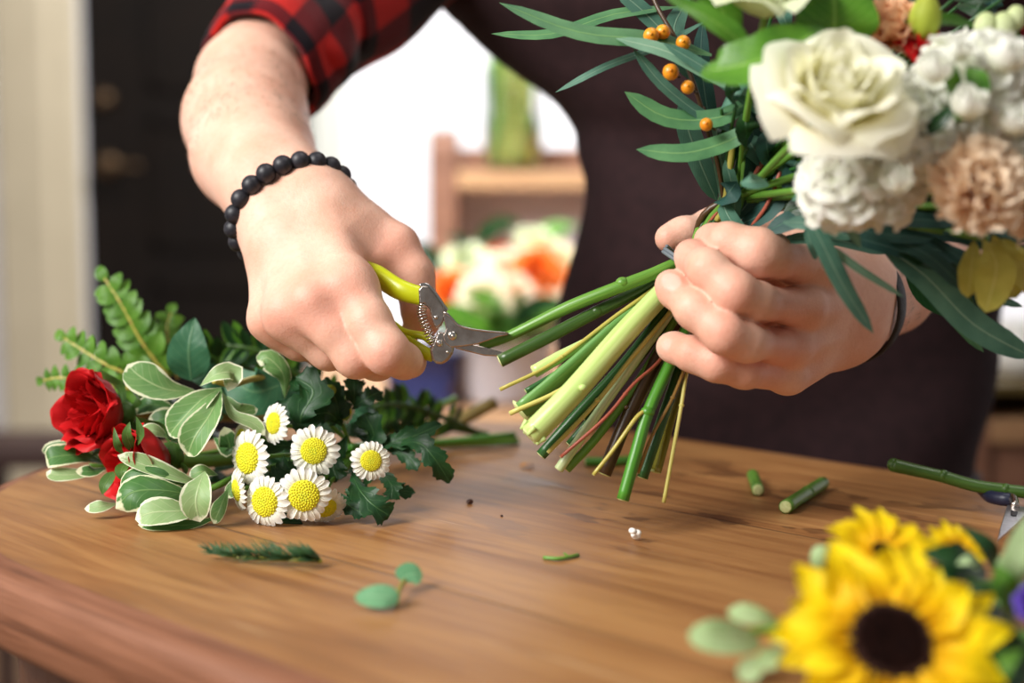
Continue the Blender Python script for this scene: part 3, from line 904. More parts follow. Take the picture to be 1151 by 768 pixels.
def build_background():
    # low wooden bench behind the person
    D0, D1 = 1.72, 2.55
    zt = P(500, 462, 1.80).z
    xs0, xs1 = P(335, 400, 2.1).x, P(660, 400, 2.1).x
    b = thing('bench', 'low wooden bench carrying the bucket of flowers and the shelf unit', 'bench', ((xs0 + xs1) / 2, 2.1, 0))
    MB().box((xs0, D0, zt - .035), (xs1, D1, zt)).build('bench_top', M_['bench'], b, sm=False, bevel=.004)
    for x in (xs0 + .04, xs1 - .04):
        for y in (D0 + .06, D1 - .06):
            MB().box((x - .025, y - .025, 0), (x + .025, y + .025, zt - .035)).build('leg', M_['bench'], b, sm=False, bevel=.003)
    MB().box((xs0 + .03, D0 + .03, zt - .12), (xs1 - .03, D1 - .03, zt - .035)).build('bench_rail', M_['bench'], b, sm=False)
    # open shelf unit with a curved side panel
    DS = 2.32
    xl, xr = P(483, 200, DS).x, P(760, 200, DS).x
    zb = P(0, 213, DS).z; zt2 = P(0, 192, DS).z
    top = P(0, 146, DS).z
    r = thing('shelf_unit', 'wooden shelf unit with a curved side panel holding a vase of green stems', 'shelf', ((xl + xr) / 2, DS + .1, zt))
    mb = MB(); y0, y1 = DS, DS + .20
    poly = [(y0, zt), (y0, top - .03), (y0 + .012, top - .008), (y0 + .04, top), (y0 + .09, top - .008), (y0 + .14, top - .03), (y1, top - .05), (y1, zt)]
    mb.prism([Vector((xl, a, z)) for a, z in poly], Vector((.042, 0, 0))); mb.build('side_panel', M_['shelf_dark'], r, sm=False, bevel=.003)
    mb = MB(); mb.prism([Vector((xr, a, z)) for a, z in poly], Vector((.03, 0, 0))); mb.build('side_panel', M_['shelf_dark'], r, sm=False, bevel=.003)
    MB().box((xl + .02, DS + .004, zb), (xr, y1, zt2)).build('shelf', M_['shelf'], r, sm=False, bevel=.003)
    MB().box((xl + .02, y1 - .014, zt2), (xr, y1, P(0, 163, DS).z)).build('back_rail', M_['shelf_dark'], r, sm=False, bevel=.002)
    MB().box((xl + .04, DS + .01, zt), (xr, y1, zt + .02)).build('shelf', M_['shelf'], r, sm=False, bevel=.003)
    MB().box((xl + .03, y1 - .012, zt + .02), (xr, y1 - .002, zb)).build('back_panel', M_['lavender'], r, sm=False)  # added panel carrying the lavender of the shaded wall behind
    # glass vase with stems on the shelf
    vc = Vector((P(577, 190, DS + .1).x, DS + .095, zt2)); h = .165
    v = MB(); ro = .047
    v.lathe(vc, [(0, 0.0), (ro - .004, 0), (ro, .004), (ro, h), (ro - .0015, h + .001), (ro - .003, h), (ro - .003, .010), (0, .009)], 40)
    tag(v.build('glass_vase', M_['glass']), 'clear glass vase of green stems on the wooden shelf', 'vase')
    for k in range(18):
        a = k * 2.4; rr = .037 * math.sqrt((k + .6) / 18.5)
        p0 = vc + Vector((rr * math.cos(a), rr * math.sin(a), .011)); p1 = vc + Vector((rr * math.cos(a + .7), rr * math.sin(a + .7), .10)); p2 = vc + Vector((rr * 1.05 * math.cos(a + .9), rr * 1.05 * math.sin(a + .9), .165 + .04 * (k % 3)))
        root = thing('leafy_cutting', 'leafy green cutting standing in the glass vase on the shelf', 'foliage', p0, 'stems in the glass vase')
        mb = MB(); mb.tube([p0, p1, p2], .0052, n=8, sub=5); mb.build('stem', M_[('st_pale', 'st_tan', 'st_green')[k % 3]], root)
        for q in range(3):
            z = .03 + .045 * q + .008 * (k % 4); base = p0.lerp(p2, z / .2); an = a + q * 2 + .5
            inward = (vc - p0); inward.z = 0
            dr = Vector((math.cos(an), math.sin(an), 0)) * .012 + inward * .35
            lf = MB(); leaf(lf, [base, base + dr + Vector((0, 0, .018)), base + dr * 1.2 + Vector((0, 0, .045))], .009, n=dr + Vector((0, 0, .01)), kind='lance', nv=8, nu=4)
            lf.build('leaf', M_['fern' if k % 2 else 'sage'], root)
    # white bucket full of flowers on the bench
    bc = Vector((P(556, 440, 1.9).x, 1.90, zt)); hb = P(0, 372, 1.84).z - zt
    root = thing('bucket', 'white bucket full of orange and cream flowers on the bench', 'bucket', bc)
    mb = MB(); mb.lathe(bc, [(0, .0), (.058, 0), (.061, .004), (.078, hb - .008), (.083, hb - .006), (.083, hb), (.076, hb), (.058, .008), (0, .007)], 40)
    mb.build('bucket_body', M_['bucket'], root)
    RR = random.Random(5)
    spec = [  # x, y, depth, radius px, kind, label
        (505, 327, 1.86, 26, 'orange', 'orange bloom lowest at the shelf side of the flowers in the white bucket'),
        (545, 334, 1.80, 30, 'cream', 'large cream bloom at the front of the flowers in the white bucket'),
        (570, 298, 1.86, 22, 'peach', 'peach bloom in the middle of the flowers in the white bucket'),
        (606, 303, 1.83, 27, 'orange', 'orange bloom nearest the apron among the flowers in the white bucket'),
        (566, 285, 1.93, 18, 'orange', 'orange bloom at the top of the flowers in the white bucket'),
        (520, 288, 1.92, 24, 'pale_green', 'pale green bloom beside the shelf panel in the white bucket'),
        (603, 270, 1.92, 24, 'pale_green', 'pale green bloom highest of the flowers in the white bucket'),
        (634, 290, 1.90, 25, 'cream', 'cream bloom half behind the apron in the white bucket'),
        (612, 345, 1.82, 30, 'cream', 'cream bloom beneath the orange one by the apron in the white bucket'),
        (580, 326, 1.80, 20, 'peach', 'small peach bloom beside the large cream one in the white bucket'),
        (640, 330, 1.86, 24, 'pale_green', 'pale green bloom low beside the apron in the white bucket')]
    for x, y, d, rp, kd, lb in spec:
        c = P(x, y, d); ax = (c - (bc + Vector((0, .05, hb - .02)))).normalized() * .8 + TOCAM * .5 + Vector((0, 0, .25))
        rt = thing('cut_flower', lb, 'flower', c, 'flowers in the white bucket')
        rose(rt, c, ax, rp * d / F, M_[kd], layers=((5, .62, 1.0, .55, .85, .5), (5, .46, .80, .72, .9, .3), (4, .3, .55, .85, 1.1, .15), (3, .12, .3, .9, 1.5, 0)), seg=(8, 8), rnd=RR)
        q = bc + (c - bc) * .3; q.z = zt + .03
        q.x = bc.x + (c.x - bc.x) * .35; q.y = bc.y + (c.y - bc.y) * .35
        MB().tube([c - ax.normalized() * rp * d / F * .5, c.lerp(q, .5) + Vector((0, 0, .01)), q], .004, n=8).build('stem', M_['st_green'], rt)
    for k, (x, y, d) in enumerate(((545, 365, 1.79), (575, 362, 1.78), (520, 372, 1.83), (600, 382, 1.82), (560, 378, 1.775), (500, 300, 1.93), (585, 348, 1.79), (534, 272, 1.95), (598, 276, 1.96), (620, 318, 1.9))):
        c = P(x, y, d); q = Vector((bc.x + (c.x - bc.x) * .4, bc.y + (c.y - bc.y) * .4 + .01, zt + .06))
        rt = thing('leafy_sprig', 'dark green leafy sprig among the blooms in the white bucket', 'foliage', q, 'leaves in the white bucket')
        MB().tube([q, q.lerp(c, .6) + Vector((0, 0, .01)), c], .003, n=6).build('stem', M_['st_deep'], rt)
        for a in range(4):
            an = a * 1.7 + k; t0 = q.lerp(c, .55 + .15 * a); dv = Vector((math.cos(an) * .035, -.015 + math.sin(an) * .02, .02))
            lf = MB(); leaf(lf, [t0, t0 + dv, t0 + dv * 1.9 - Vector((0, 0, .012))], .015, kind='ovate', nv=8, nu=4); lf.build('leaf', M_['deep' if k % 2 else 'bright'], rt)
    # dark blue tub and its wooden tray beside the bucket
    c = Vector((P(476, 430, 1.86).x, 1.86, zt)); hh = P(0, 394, 1.84).z - zt
    rt = thing('storage_tub', 'dark blue tub on the bench between the hand and the white bucket', 'container', c)
    mb = MB(); w, dd = .048, .05
    zz = [(0, .90), (hh * .4, .94), (hh * .9, .99), (hh * .92, 1.06), (hh, 1.06), (hh, .97), (.012, .86)]
    def tub(u, v):
        k = int(round(v * 6)); z, s = zz[k]; an = 2 * PI * u
        ca, sa = math.cos(an), math.sin(an)
        return c + Vector((w * s * math.copysign(abs(ca) ** .35, ca), dd * s * math.copysign(abs(sa) ** .35, sa), z))
    mb.grid(tub, 48, 6, cu=True); mb.add([tub(i / 48, 1) for i in range(48)], [list(range(48))]); mb.build('tub_body', M_['blue'], rt)
    MB().box((c.x - w * .9, c.y - dd * .9, zt + .013), (c.x + w * .9, c.y + dd * .9, zt + hh * .5)).build('contents', M_['dark'], rt, sm=False, bevel=.004)
    # shelving at the right edge with a white pot
    D = 1.75
    xa, xb = P(1088, 450, D).x, P(1088, 450, D).x + .5
    z1, z0 = P(0, 475, D).z, P(0, 503, D).z; z3 = P(0, 433, D).z
    r = thing('shelf_rack', 'wooden rack behind the apron at the edge of the photo, a white pot on it', 'shelf', ((xa + xb) / 2, D + .15, 0))
    MB().box((xa, D, z0), (xb, D + .30, z1)).build('shelf', M_['shelf'], r, sm=False, bevel=.003)
    MB().box((xa, D, z3 - .012), (xb, D + .30, z3)).build('shelf', M_['olive_board'] if 'olive_board' in M_ else M_['shelf_dark'], r, sm=False, bevel=.002)  # dark olive puts the shade of the rack's interior into this board
    MB().box((xa, D + .27, 0), (xb, D + .295, z3 - .012)).build('back_panel', M_['shelf_dark'], r, sm=False)
    MB().box((xa, D + .01, .02), (xb, D + .29, z0)).build('cupboard', M_['shelf_dark'], r, sm=False, bevel=.003)
    for x in (xa, xb - .03): MB().box((x, D - .002, 0), (x + .03, D + .30, z3 - .012)).build('post', M_['shelf_dark'], r, sm=False, bevel=.002)
    pc = Vector((P(1151, 420, D + .1).x, D + .10, z3)); ph = P(0, 362, D + .1).z - z3
    p = thing('white_pot', 'white rounded pot on the rack at the edge of the photo', 'pot', pc)
    mb = MB(); mb.lathe(pc, [(0, 0), (.028, 0), (.036, .008), (.041, ph * .35), (.038, ph * .7), (.028, ph * .93), (.030, ph), (.026, ph), (.025, ph * .93), (.034, ph * .7), (.03, .012), (0, .01)], 36); mb.build('pot_body', M_['white'], p)
    # dark stool at the far left
    c = P(20, 506, 2.6); x0, x1 = P(-60, 506, 2.6).x, P(66, 506, 2.6).x
    r = thing('stool', 'dark wooden stool at the left edge behind the table', 'stool', ((x0 + x1) / 2, 2.7, 0))
    MB().box((x0, 2.6, c.z - .04), (x1, 2.8, c.z)).build('seat', M_['dark'], r, sm=False, bevel=.006)
    for x in (x0 + .02, x1 - .02):
        for y in (2.62, 2.78): MB().box((x - .013, y - .013, 0), (x + .013, y + .013, c.z - .04)).build('leg', M_['dark'], r, sm=False, bevel=.003)

def build_light():
    w = bpy.data.worlds.new('world'); S.world = w; w.use_nodes = True
    b = w.node_tree.nodes['Background']; b.inputs[0].default_value = (1.0, .98, .95, 1); b.inputs[1].default_value = LIGHT['world']
    def area(name, loc, to, sx, sy, power, col=(1, 1, 1), spread=PI):
        l = bpy.data.lights.new(name, 'AREA'); l.shape = 'RECTANGLE'; l.size = sx; l.size_y = sy; l.energy = power; l.color = col
        l.spread = spread
        o = bpy.data.objects.new(name, l); COL.objects.link(o); o.location = loc
        o.rotation_euler = (Vector(to) - Vector(loc)).to_track_quat('-Z', 'Y').to_euler(); return o
    area('window_light', (-1.35, -.15, 2.0), (.05, .8, .9), .9, .9, LIGHT['key'], (1, .975, .94))
    area('fill_light', (.35, .75, 2.5), (.1, .85, .9), .7, .7, LIGHT['top'], (1, .97, .93))  # unseen overhead fill, added above the hands and table
    area('fill_light', (.6, 3.3, 2.6), (.5, 4.4, 1.1), 1.0, .5, LIGHT['back'], (1, .99, .98))  # added fill that blows out the white back wall
    area('fill_light', (-.25, 1.25, 1.95), (-.05, 2.3, .95), .5, .3, LIGHT['mid'], (1, .99, .98), 1.2)  # added low fill to brighten the shelf, vase and bucket flowers
    area('fill_light', (-1.1, 3.2, 2.6), (-1.2, 4.5, 1.0), .5, .5, LIGHT['left'], (1, .95, .86))  # added fill reaching the beige pier and the dark door
LIGHT = dict(world=.15, key=44, top=4.5, back=62, left=6, mid=4.2)
M_ = {}
def wood(name, c1, c2, c3, ang=0.0, plank=0.115, rough=0.32, scale=1.0, seam=True, stains=False, grain=(1.4, 16, 16), off=0.0):
    """boards running along local x after turning by ang"""
    t = NT(name)
    o = t.map(t.n('ShaderNodeNewGeometry').outputs['Position'], (0, 0, -ang))
    st = t.map(o, sc=tuple(g * scale for g in grain))
    sp = t.n('ShaderNodeSeparateXYZ'); t.l(o, sp.inputs[0])
    yy = t.math('DIVIDE', t.math('SUBTRACT', sp.outputs[1], off - 4 * plank), plank)
    fl = t.math('FLOOR', yy)
    cb = t.n('ShaderNodeCombineXYZ'); t.l(t.math('MULTIPLY', fl, 3.7), cb.inputs[0]); t.l(t.math('MULTIPLY', fl, 1.3), cb.inputs[2])
    va = t.n('ShaderNodeVectorMath', operation='ADD'); t.l(st, va.inputs[0]); t.l(cb.outputs[0], va.inputs[1])
    n1 = t.noise(2.2, va.outputs[0], 5, .6, 1.2); n2 = t.noise(9, va.outputs[0], 4, .6, .4)
    f = t.math('ADD', t.math('MULTIPLY', n1, .65), t.math('MULTIPLY', n2, .35))
    col = t.ramp(f, [(0.30, lin(*c3)), (0.46, lin(*c2)), (0.60, lin(*c1)), (0.75, lin(*c2))])
    wn = t.n('ShaderNodeTexWhiteNoise', noise_dimensions='1D'); t.l(fl, wn.inputs['W'])
    col = t.mix(t.math('MULTIPLY', wn.outputs[0], .35), col, lin(*[x * .82 for x in c2]))
    h = f
    rg = t.math('ADD', rough, t.math('MULTIPLY', n2, .16))
    if seam:
        fr = t.math('FRACT', yy); e = t.math('MINIMUM', fr, t.math('SUBTRACT', 1, fr))
        sm = t.ramp(e, [(0.0, 1.0), (0.010, 0.0)])
        col = t.mix(t.math('MULTIPLY', sm, .55), col, lin(*[x * .45 for x in c3]))
        h = t.math('SUBTRACT', t.math('MULTIPLY', f, .5), sm)
    if stains:
        ns = t.noise(17, o, 3, .5); ns2 = t.noise(4.5, o, 2)
        dv = t.n('ShaderNodeVectorMath', operation='DISTANCE'); t.l(t.n('ShaderNodeNewGeometry').outputs['Position'], dv.inputs[0]); dv.inputs[1].default_value = Tb(800, 560)
        wet = t.math('MULTIPLY', t.ramp(t.noise(42, t.map(o, sc=(.45, 1, 1)), 3, .5), [(0.60, 0.0), (0.63, 1.0)]), t.ramp(dv.outputs['Value'], [(0.09, 1.0), (0.17, 0.0)]))
        col = t.mix(t.math('MULTIPLY', wet, .55), col, lin(70, 38, 20))
        rg = t.math('SUBTRACT', rg, t.math('MULTIPLY', wet, .06))
        sc = t.ramp(t.noise(50, t.map(o, sc=(.12, 2, 1)), 2), [(0.70, 0.0), (0.73, 1.0)])
        col = t.mix(t.math('MULTIPLY', sc, .18), col, lin(235, 200, 150))
    t.set(Base_Color=col, Roughness=rg)
    t.bump(h, .0006, .6)
    return t.m

def make_materials():
    M_['skin'] = skin_material(); M_['plaid'] = plaid()
    M_['apron'] = plain('apron_cloth', (50, 32, 34), .85, (42, 27, 29), 90, bump=.0004, bscale=900, spec=.2)
    M_['trousers'] = plain('dark_cloth', (36, 34, 40), .9); M_['hair'] = plain('brown_hair', (60, 40, 28), .6)
    M_['bead'] = plain('matt_black_bead', (30, 30, 36), .45, (48, 46, 52), 300, spec=.4)
    M_['strap'] = plain('black_leather', (18, 17, 18), .55, bump=.0005, bscale=800)
    # foliage
    M_['gum'] = leafmat('blue_green_leaf', (92, 138, 116), (60, 104, 88), (150, 182, 156), rough=.5, veinw=.05, nveins=20)
    M_['gum_dark'] = leafmat('deep_blue_green_leaf', (50, 92, 84), (34, 68, 62), (96, 132, 116), rough=.5, veinw=.05, nveins=18)
    M_['gum_light'] = leafmat('grey_green_leaf', (128, 168, 140), (98, 140, 112), (176, 200, 168), rough=.55, veinw=.06, nveins=20)
    M_['strap_green'] = leafmat('long_green_leaf', (96, 148, 96), (62, 112, 74), (140, 180, 110), rough=.45, veinw=.05, nveins=22)
    M_['bright'] = leafmat('bright_green_leaf', (96, 150, 44), (56, 108, 28), (150, 190, 90), rough=.35, nveins=12)
    M_['deep'] = leafmat('dark_green_leaf', (34, 72, 34), (22, 52, 26), (66, 108, 62), rough=.34, nveins=9)
    M_['roseleaf'] = leafmat('rose_leaf', (66, 118, 84), (42, 88, 58), (112, 152, 108), rough=.42, nveins=8)
    M_['mum_leaf'] = leafmat('chrysanthemum_leaf', (34, 78, 38), (22, 56, 30), (80, 120, 70), rough=.45, nveins=5, trans=.12)
    M_['fern'] = leafmat('fern_green', (104, 152, 50), (70, 118, 36), (120, 158, 70), rough=.45, nveins=6, trans=.3)
    M_['varieg'] = leafmat('cream_edged_leaf', (122, 160, 96), (92, 138, 74), (186, 206, 146), margin=(228, 232, 196), mw=.09, rough=.42, nveins=7)
    M_['varieg_dark'] = leafmat('cream_edged_dark_leaf', (82, 128, 66), (58, 104, 50), (128, 166, 100), margin=(226, 230, 190), mw=.11, rough=.42, nveins=7)
    M_['varieg_pale'] = leafmat('pale_cream_edged_leaf', (160, 188, 130), (138, 172, 110), (206, 220, 170), margin=(232, 236, 206), mw=.10, rough=.45, nveins=7)
    M_['sage'] = leafmat('sage_leaf', (176, 200, 148), (150, 180, 118), (200, 216, 174), rough=.55, nveins=9)
    M_['needle'] = plain('fir_needle', (52, 92, 46), .5, (32, 66, 34), 200)
    M_['sepal'] = leafmat('sepal', (90, 130, 56), (66, 104, 44), (130, 160, 90), rough=.45)
    M_['olive'] = leafmat('olive_yellow_leaf', (206, 196, 96), (172, 166, 70), (220, 210, 130), rough=.5, nveins=14, trans=.35)
    # petals
    M_['rose_red'] = petalmat('red_rose_petal', (150, 14, 18), (206, 26, 30), rough=.5, streak=.2, trans=.18)
    M_['rose_cream'] = petalmat('cream_rose_petal', (244, 238, 176), (254, 253, 236), rough=.5, streak=.02, trans=.4)
    M_['stock'] = petalmat('white_petal', (236, 240, 214), (253, 252, 246), rough=.55, streak=.1, trans=.35)
    M_['peach'] = petalmat('peach_petal', (250, 204, 164), (255, 238, 214), rough=.55, streak=.1, trans=.4)
    M_['peach_deep'] = petalmat('deep_peach_petal', (246, 176, 120), (253, 212, 172), rough=.55, streak=.1, trans=.3)
    M_['pale_green'] = petalmat('pale_green_petal', (206, 220, 150), (236, 242, 206), rough=.5, streak=.1)
    M_['lime'] = petalmat('lime_petal', (170, 190, 60), (196, 204, 84), rough=.5, streak=.2)
    M_['sun'] = petalmat('sunflower_ray', (250, 190, 6), (255, 230, 20), rough=.5, streak=.15, trans=.35, c_mid=(255, 222, 10))
    M_['orange'] = petalmat('orange_petal', (222, 84, 20), (246, 124, 40), rough=.5)
    M_['cream'] = petalmat('cream_petal', (244, 226, 170), (252, 242, 214), rough=.5, streak=.1)
    M_['purple'] = petalmat('purple_petal', (70, 40, 150), (112, 84, 196), rough=.5)
    M_['ray'] = petalmat('white_ray', (250, 248, 226), (255, 254, 248), rough=.55, streak=.06, trans=.25)
    M_['disc'] = plain('yellow_disc', (246, 238, 34), .6, (232, 226, 44), 700, bump=.0008, bscale=1500)
    M_['disc_green'] = plain('green_eye', (196, 206, 34), .6, (222, 222, 44), 900)
    M_['disc_dark'] = plain('dark_disc', (42, 20, 14), .9, (20, 9, 8), 500, bump=.002, bscale=900, spec=.08)
    M_['disc_ring'] = plain('brown_disc_ring', (70, 34, 16), .85, (50, 24, 14), 700)
    M_['bud'] = plain('green_bud', (160, 184, 60), .5, (132, 162, 52), 200)
    M_['berry'] = plain('orange_berry', (240, 160, 34), .35, (222, 130, 24), 160)
    # stems
    sm = lambda n, a, b, **k: M_.__setitem__(n, stemmat(n, a, b, **k))
    sm('st_green', (112, 158, 60), (80, 130, 44)); sm('st_bright', (84, 150, 44), (58, 118, 34)); sm('st_dark', (64, 96, 34), (44, 72, 26))
    sm('st_deep', (46, 98, 40), (30, 72, 30)); sm('st_pale', (206, 226, 146), (176, 206, 110), rough=.3); sm('st_white', (226, 236, 190), (176, 206, 140))
    sm('st_tan', (196, 186, 92), (170, 154, 66)); sm('st_straw', (214, 206, 120), (190, 178, 84)); sm('st_red', (178, 96, 74), (150, 70, 52)); sm('st_brown', (84, 58, 28), (54, 36, 18))
    sm('st_olive', (150, 146, 48), (118, 116, 36)); sm('st_orange', (178, 140, 70), (140, 104, 48)); sm('st_wood', (150, 128, 62), (120, 100, 44)); sm('st_sheath', (120, 166, 90), (84, 136, 66))
    M_['cut_end'] = plain('cut_stem_end', (214, 220, 160), .6, (190, 200, 130), 400)
    M_['tie'] = plain('grey_tie', (104, 112, 118), .6)
    # secateurs, scissors
    M_['grip'] = plain('lime_grip', (200, 206, 20), .32, (188, 196, 18), 60)
    M_['chrome'] = plain('bright_steel', (205, 200, 196), .16, metal=1.0)
    M_['steel'] = plain('worn_steel', (200, 190, 182), .24, (172, 158, 148), 160, metal=1.0, bump=.0002, bscale=700)
    M_['blade'] = plain('brushed_blade', (206, 206, 208), .32, metal=1.0, c2=(188, 188, 192), scale=200)
    M_['navy'] = plain('dark_blue_plastic', (26, 32, 58), .4); M_['mark'] = plain('black_mark', (30, 30, 36), .5)
    # wood and room
    M_['table'] = wood('table_wood', (180, 131, 78), (150, 101, 56), (100, 62, 33), TANG, .19, .40, stains=True, off=st(Tb(770, 577))[1])
    M_['table_edge'] = wood('table_side_wood', (142, 94, 68), (118, 74, 50), (80, 48, 32), TANG, .5, .4, seam=False, grain=(1.6, 22, 50))
    M_['table_frame'] = wood('dark_table_wood', (92, 58, 36), (74, 44, 28), (54, 32, 20), TANG, .3, .45, seam=False)
    M_['shelf'] = wood('shelf_wood', (190, 150, 108), (174, 132, 92), (146, 106, 72), 0, .3, .45, seam=False)
    M_['shelf_dark'] = wood('reddish_shelf_wood', (140, 98, 74), (126, 84, 62), (104, 66, 48), 0, .3, .5, seam=False)
    M_['bench'] = wood('bench_wood', (206, 162, 118), (192, 146, 104), (168, 122, 84), 0, .2, .45, seam=False)
    M_['wall'] = plain('white_wall', (240, 240, 244), .8, (236, 236, 242), 3)
    M_['pier'] = plain('beige_paint', (196, 184, 158), .6, (188, 176, 150), 4)
    M_['casing'] = plain('grey_white_paint', (206, 208, 200), .6)
    M_['door'] = plain('dark_brown_door', (19, 11, 6), .6, (14, 8, 5), 8, spec=.15)
    M_['door_wood'] = plain('orange_brown_door', (150, 100, 52), .5, (130, 82, 40), 6)
    M_['brass'] = plain('aged_brass', (104, 84, 64), .45, metal=1.0)
    M_['floor'] = wood('floor_boards', (112, 84, 60), (94, 68, 48), (70, 50, 34), .4, .14, .45)
    M_['lavender'] = plain('shaded_wall_lavender', (232, 230, 244), .7)  # lavender of the wall in shade, put into the colour
    M_['white'] = plain('white_glaze', (240, 238, 232), .35); M_['bucket'] = plain('white_bucket_plastic', (226, 226, 238), .45)
    M_['blue'] = plain('blue_plastic', (34, 44, 96), .5); M_['dark'] = plain('dark_stain', (52, 28, 22), .6)
    g = NT('clear_glass'); g.set(Base_Color=(.96, .98, .97, 1), Roughness=.03); g.b.inputs['Transmission Weight'].default_value = 1.0; g.b.inputs['IOR'].default_value = 1.08; M_['glass'] = g.m
    sm('st_dark2', (74, 110, 36), (52, 84, 26)); M_['leaf_mint'] = leafmat('mint_leaf', (116, 170, 124), (90, 148, 102), (150, 190, 150), rough=.5)
    M_['cream_bit'] = plain('white_bit', (244, 240, 232), .5); M_['seed'] = plain('brown_seed', (66, 34, 22), .4); M_['yellow_scrap'] = plain('orange_scrap', (214, 142, 40), .5)
    M_['olive_board'] = plain('olive_shade_board', (92, 74, 26), .6)  # shade inside the rack, held as a dark olive colour
EXTRA = []
def rose(root, c, ax, rad, mat, layers=None, seg=(12, 12), rnd=R, ruf=.05, name='petal', mats=None, ref=None, point=0.0):
    """cupped petals in rings; layer = (count, base radius, rim radius, height, half span, curl)"""
    ax, a0, b0 = basis(ax, ref)
    layers = layers or ROSE
    ph0 = rnd.random() * 6
    for li, (n, rb, rt, h, span, curl) in enumerate(layers):
        for k in range(n):
            ph = ph0 + li * 1.1 + 2 * PI * k / n + rnd.uniform(-.15, .15)
            sc = rnd.uniform(.93, 1.07); s1 = rnd.random() * 6; ru = ruf * rnd.uniform(.6, 1.4)
            hh = h * rnd.uniform(.92, 1.08)
            mb = MB()
            def fn(u, v):
                s = u * 2 - 1
                env = min(1, .35 + 1.25 * v ** .8) * (1 - (max(0, v - .55) / .45) ** 2.5 * .30)
                an = ph + s * span * env
                e = 1 - abs(s) ** 2.4 * .34 * v ** 2                          # rounded upper rim
                r = rad * sc * (rb * .25 + (rb - rb * .25) * min(1, v * 2.2) ** .7 + (rt - rb) * v ** 1.8) 
                r += rad * (ru * math.sin(s * 4 + s1) + ru * .45 * math.sin(s * 9 + s1 * 2)) * v ** 2
                z = rad * hh * (v * e) - rad * .45
                cu = curl * max(0, v - .62) ** 2 * 4.2
                r += rad * cu * .55; z -= rad * cu * .55
                z += rad * point * max(0, v - .7) * (1 - abs(s)) 
                return c + ax * z + (a0 * math.cos(an) + b0 * math.sin(an)) * r
            mb.grid(fn, seg[0], seg[1])
            mb.build(name, mats[li] if mats else mat, root)
ROSE = ((5, .66, 1.0, .95, .82, .55), (5, .56, .86, 1.15, .9, .40), (5, .44, .66, 1.28, 1.0, .22), (4, .31, .45, 1.34, 1.2, .10), (3, .19, .27, 1.34, 1.5, .04), (3, .09, .13, 1.3, 1.9, 0))
def pl(*q): return [P(*a) for a in q]
def floret(root, c, ax, r, mat, n=5, ruf=.22, rnd=R, name='floret', cup=.5):
    """open ruffled floret: a ring of outer petals and a few crumpled inner ones, one mesh"""
    ax, a0, b0 = basis(ax); mb = MB(); ph0 = rnd.random() * 6
    for ring, (m, s, lift) in enumerate(((n, 1.0, .25), (max(3, n - 1), .62, .75))):
        for k in range(m):
            ph = ph0 + ring * .6 + 2 * PI * k / m + rnd.uniform(-.2, .2); sc = s * rnd.uniform(.85, 1.1); q = rnd.random() * 6; lf = lift * rnd.uniform(.7, 1.3)
            def fn(u, v):
                x = (u * 2 - 1); w = .78 * sc * r * (min(1, .25 + v * 1.3)) * (1 - max(0, v - .75) * 1.5)
                rr = r * sc * v * (1 - .12 * x * x)
                z = r * sc * (lf * v ** 1.2 - cup * .5 * v ** 3 + ruf * math.sin(x * 5 + q) * v * v * .6 + ruf * .5 * math.sin(v * 9 + q + x * 3) * v)
                d = a0 * math.cos(ph) + b0 * math.sin(ph); e = b0 * math.cos(ph) - a0 * math.sin(ph)
                return c + d * rr + e * (x * w) + ax * z
            mb.grid(fn, 7, 7)
    return mb.build(name, mat, root)

def carnation(root, c, ax, r, mat, rnd=R, n=(9, 9, 8, 6), name='petal'):
    ax, a0, b0 = basis(ax); ph0 = rnd.random() * 6
    for ring, m in enumerate(n):
        til = (.12, .5, .9, 1.25)[ring]; L = r * (1.0, .98, .9, .78)[ring]
        for k in range(m):
            ph = ph0 + ring * .7 + 2 * PI * k / m + rnd.uniform(-.2, .2); q = rnd.random() * 6; tl = til + rnd.uniform(-.15, .15); ll = L * rnd.uniform(.9, 1.08)
            mb = MB()
            def fn(u, v):
                x = u * 2 - 1; w = r * .52 * (.15 + .95 * v ** 1.3)
                d = (a0 * math.cos(ph) + b0 * math.sin(ph)) * math.cos(tl) + ax * math.sin(tl)
                nn = ax * math.cos(tl) - (a0 * math.cos(ph) + b0 * math.sin(ph)) * math.sin(tl)
                e = b0 * math.cos(ph) - a0 * math.sin(ph)
                tooth = 1 + (.045 * math.sin(x * 26 + q) + .06 * math.sin(x * 9 + q)) * v ** 4 - .14 * x * x
                rip = r * (.13 * math.sin(x * 6.5 + q) + .05 * math.sin(x * 15 + 2 * q)) * v ** 2
                return c - ax * r * .25 + d * (ll * v * tooth) + e * (x * w) + nn * (rip + r * .18 * v * v)
            mb.grid(fn, 12, 8); mb.build(name, mat, root)

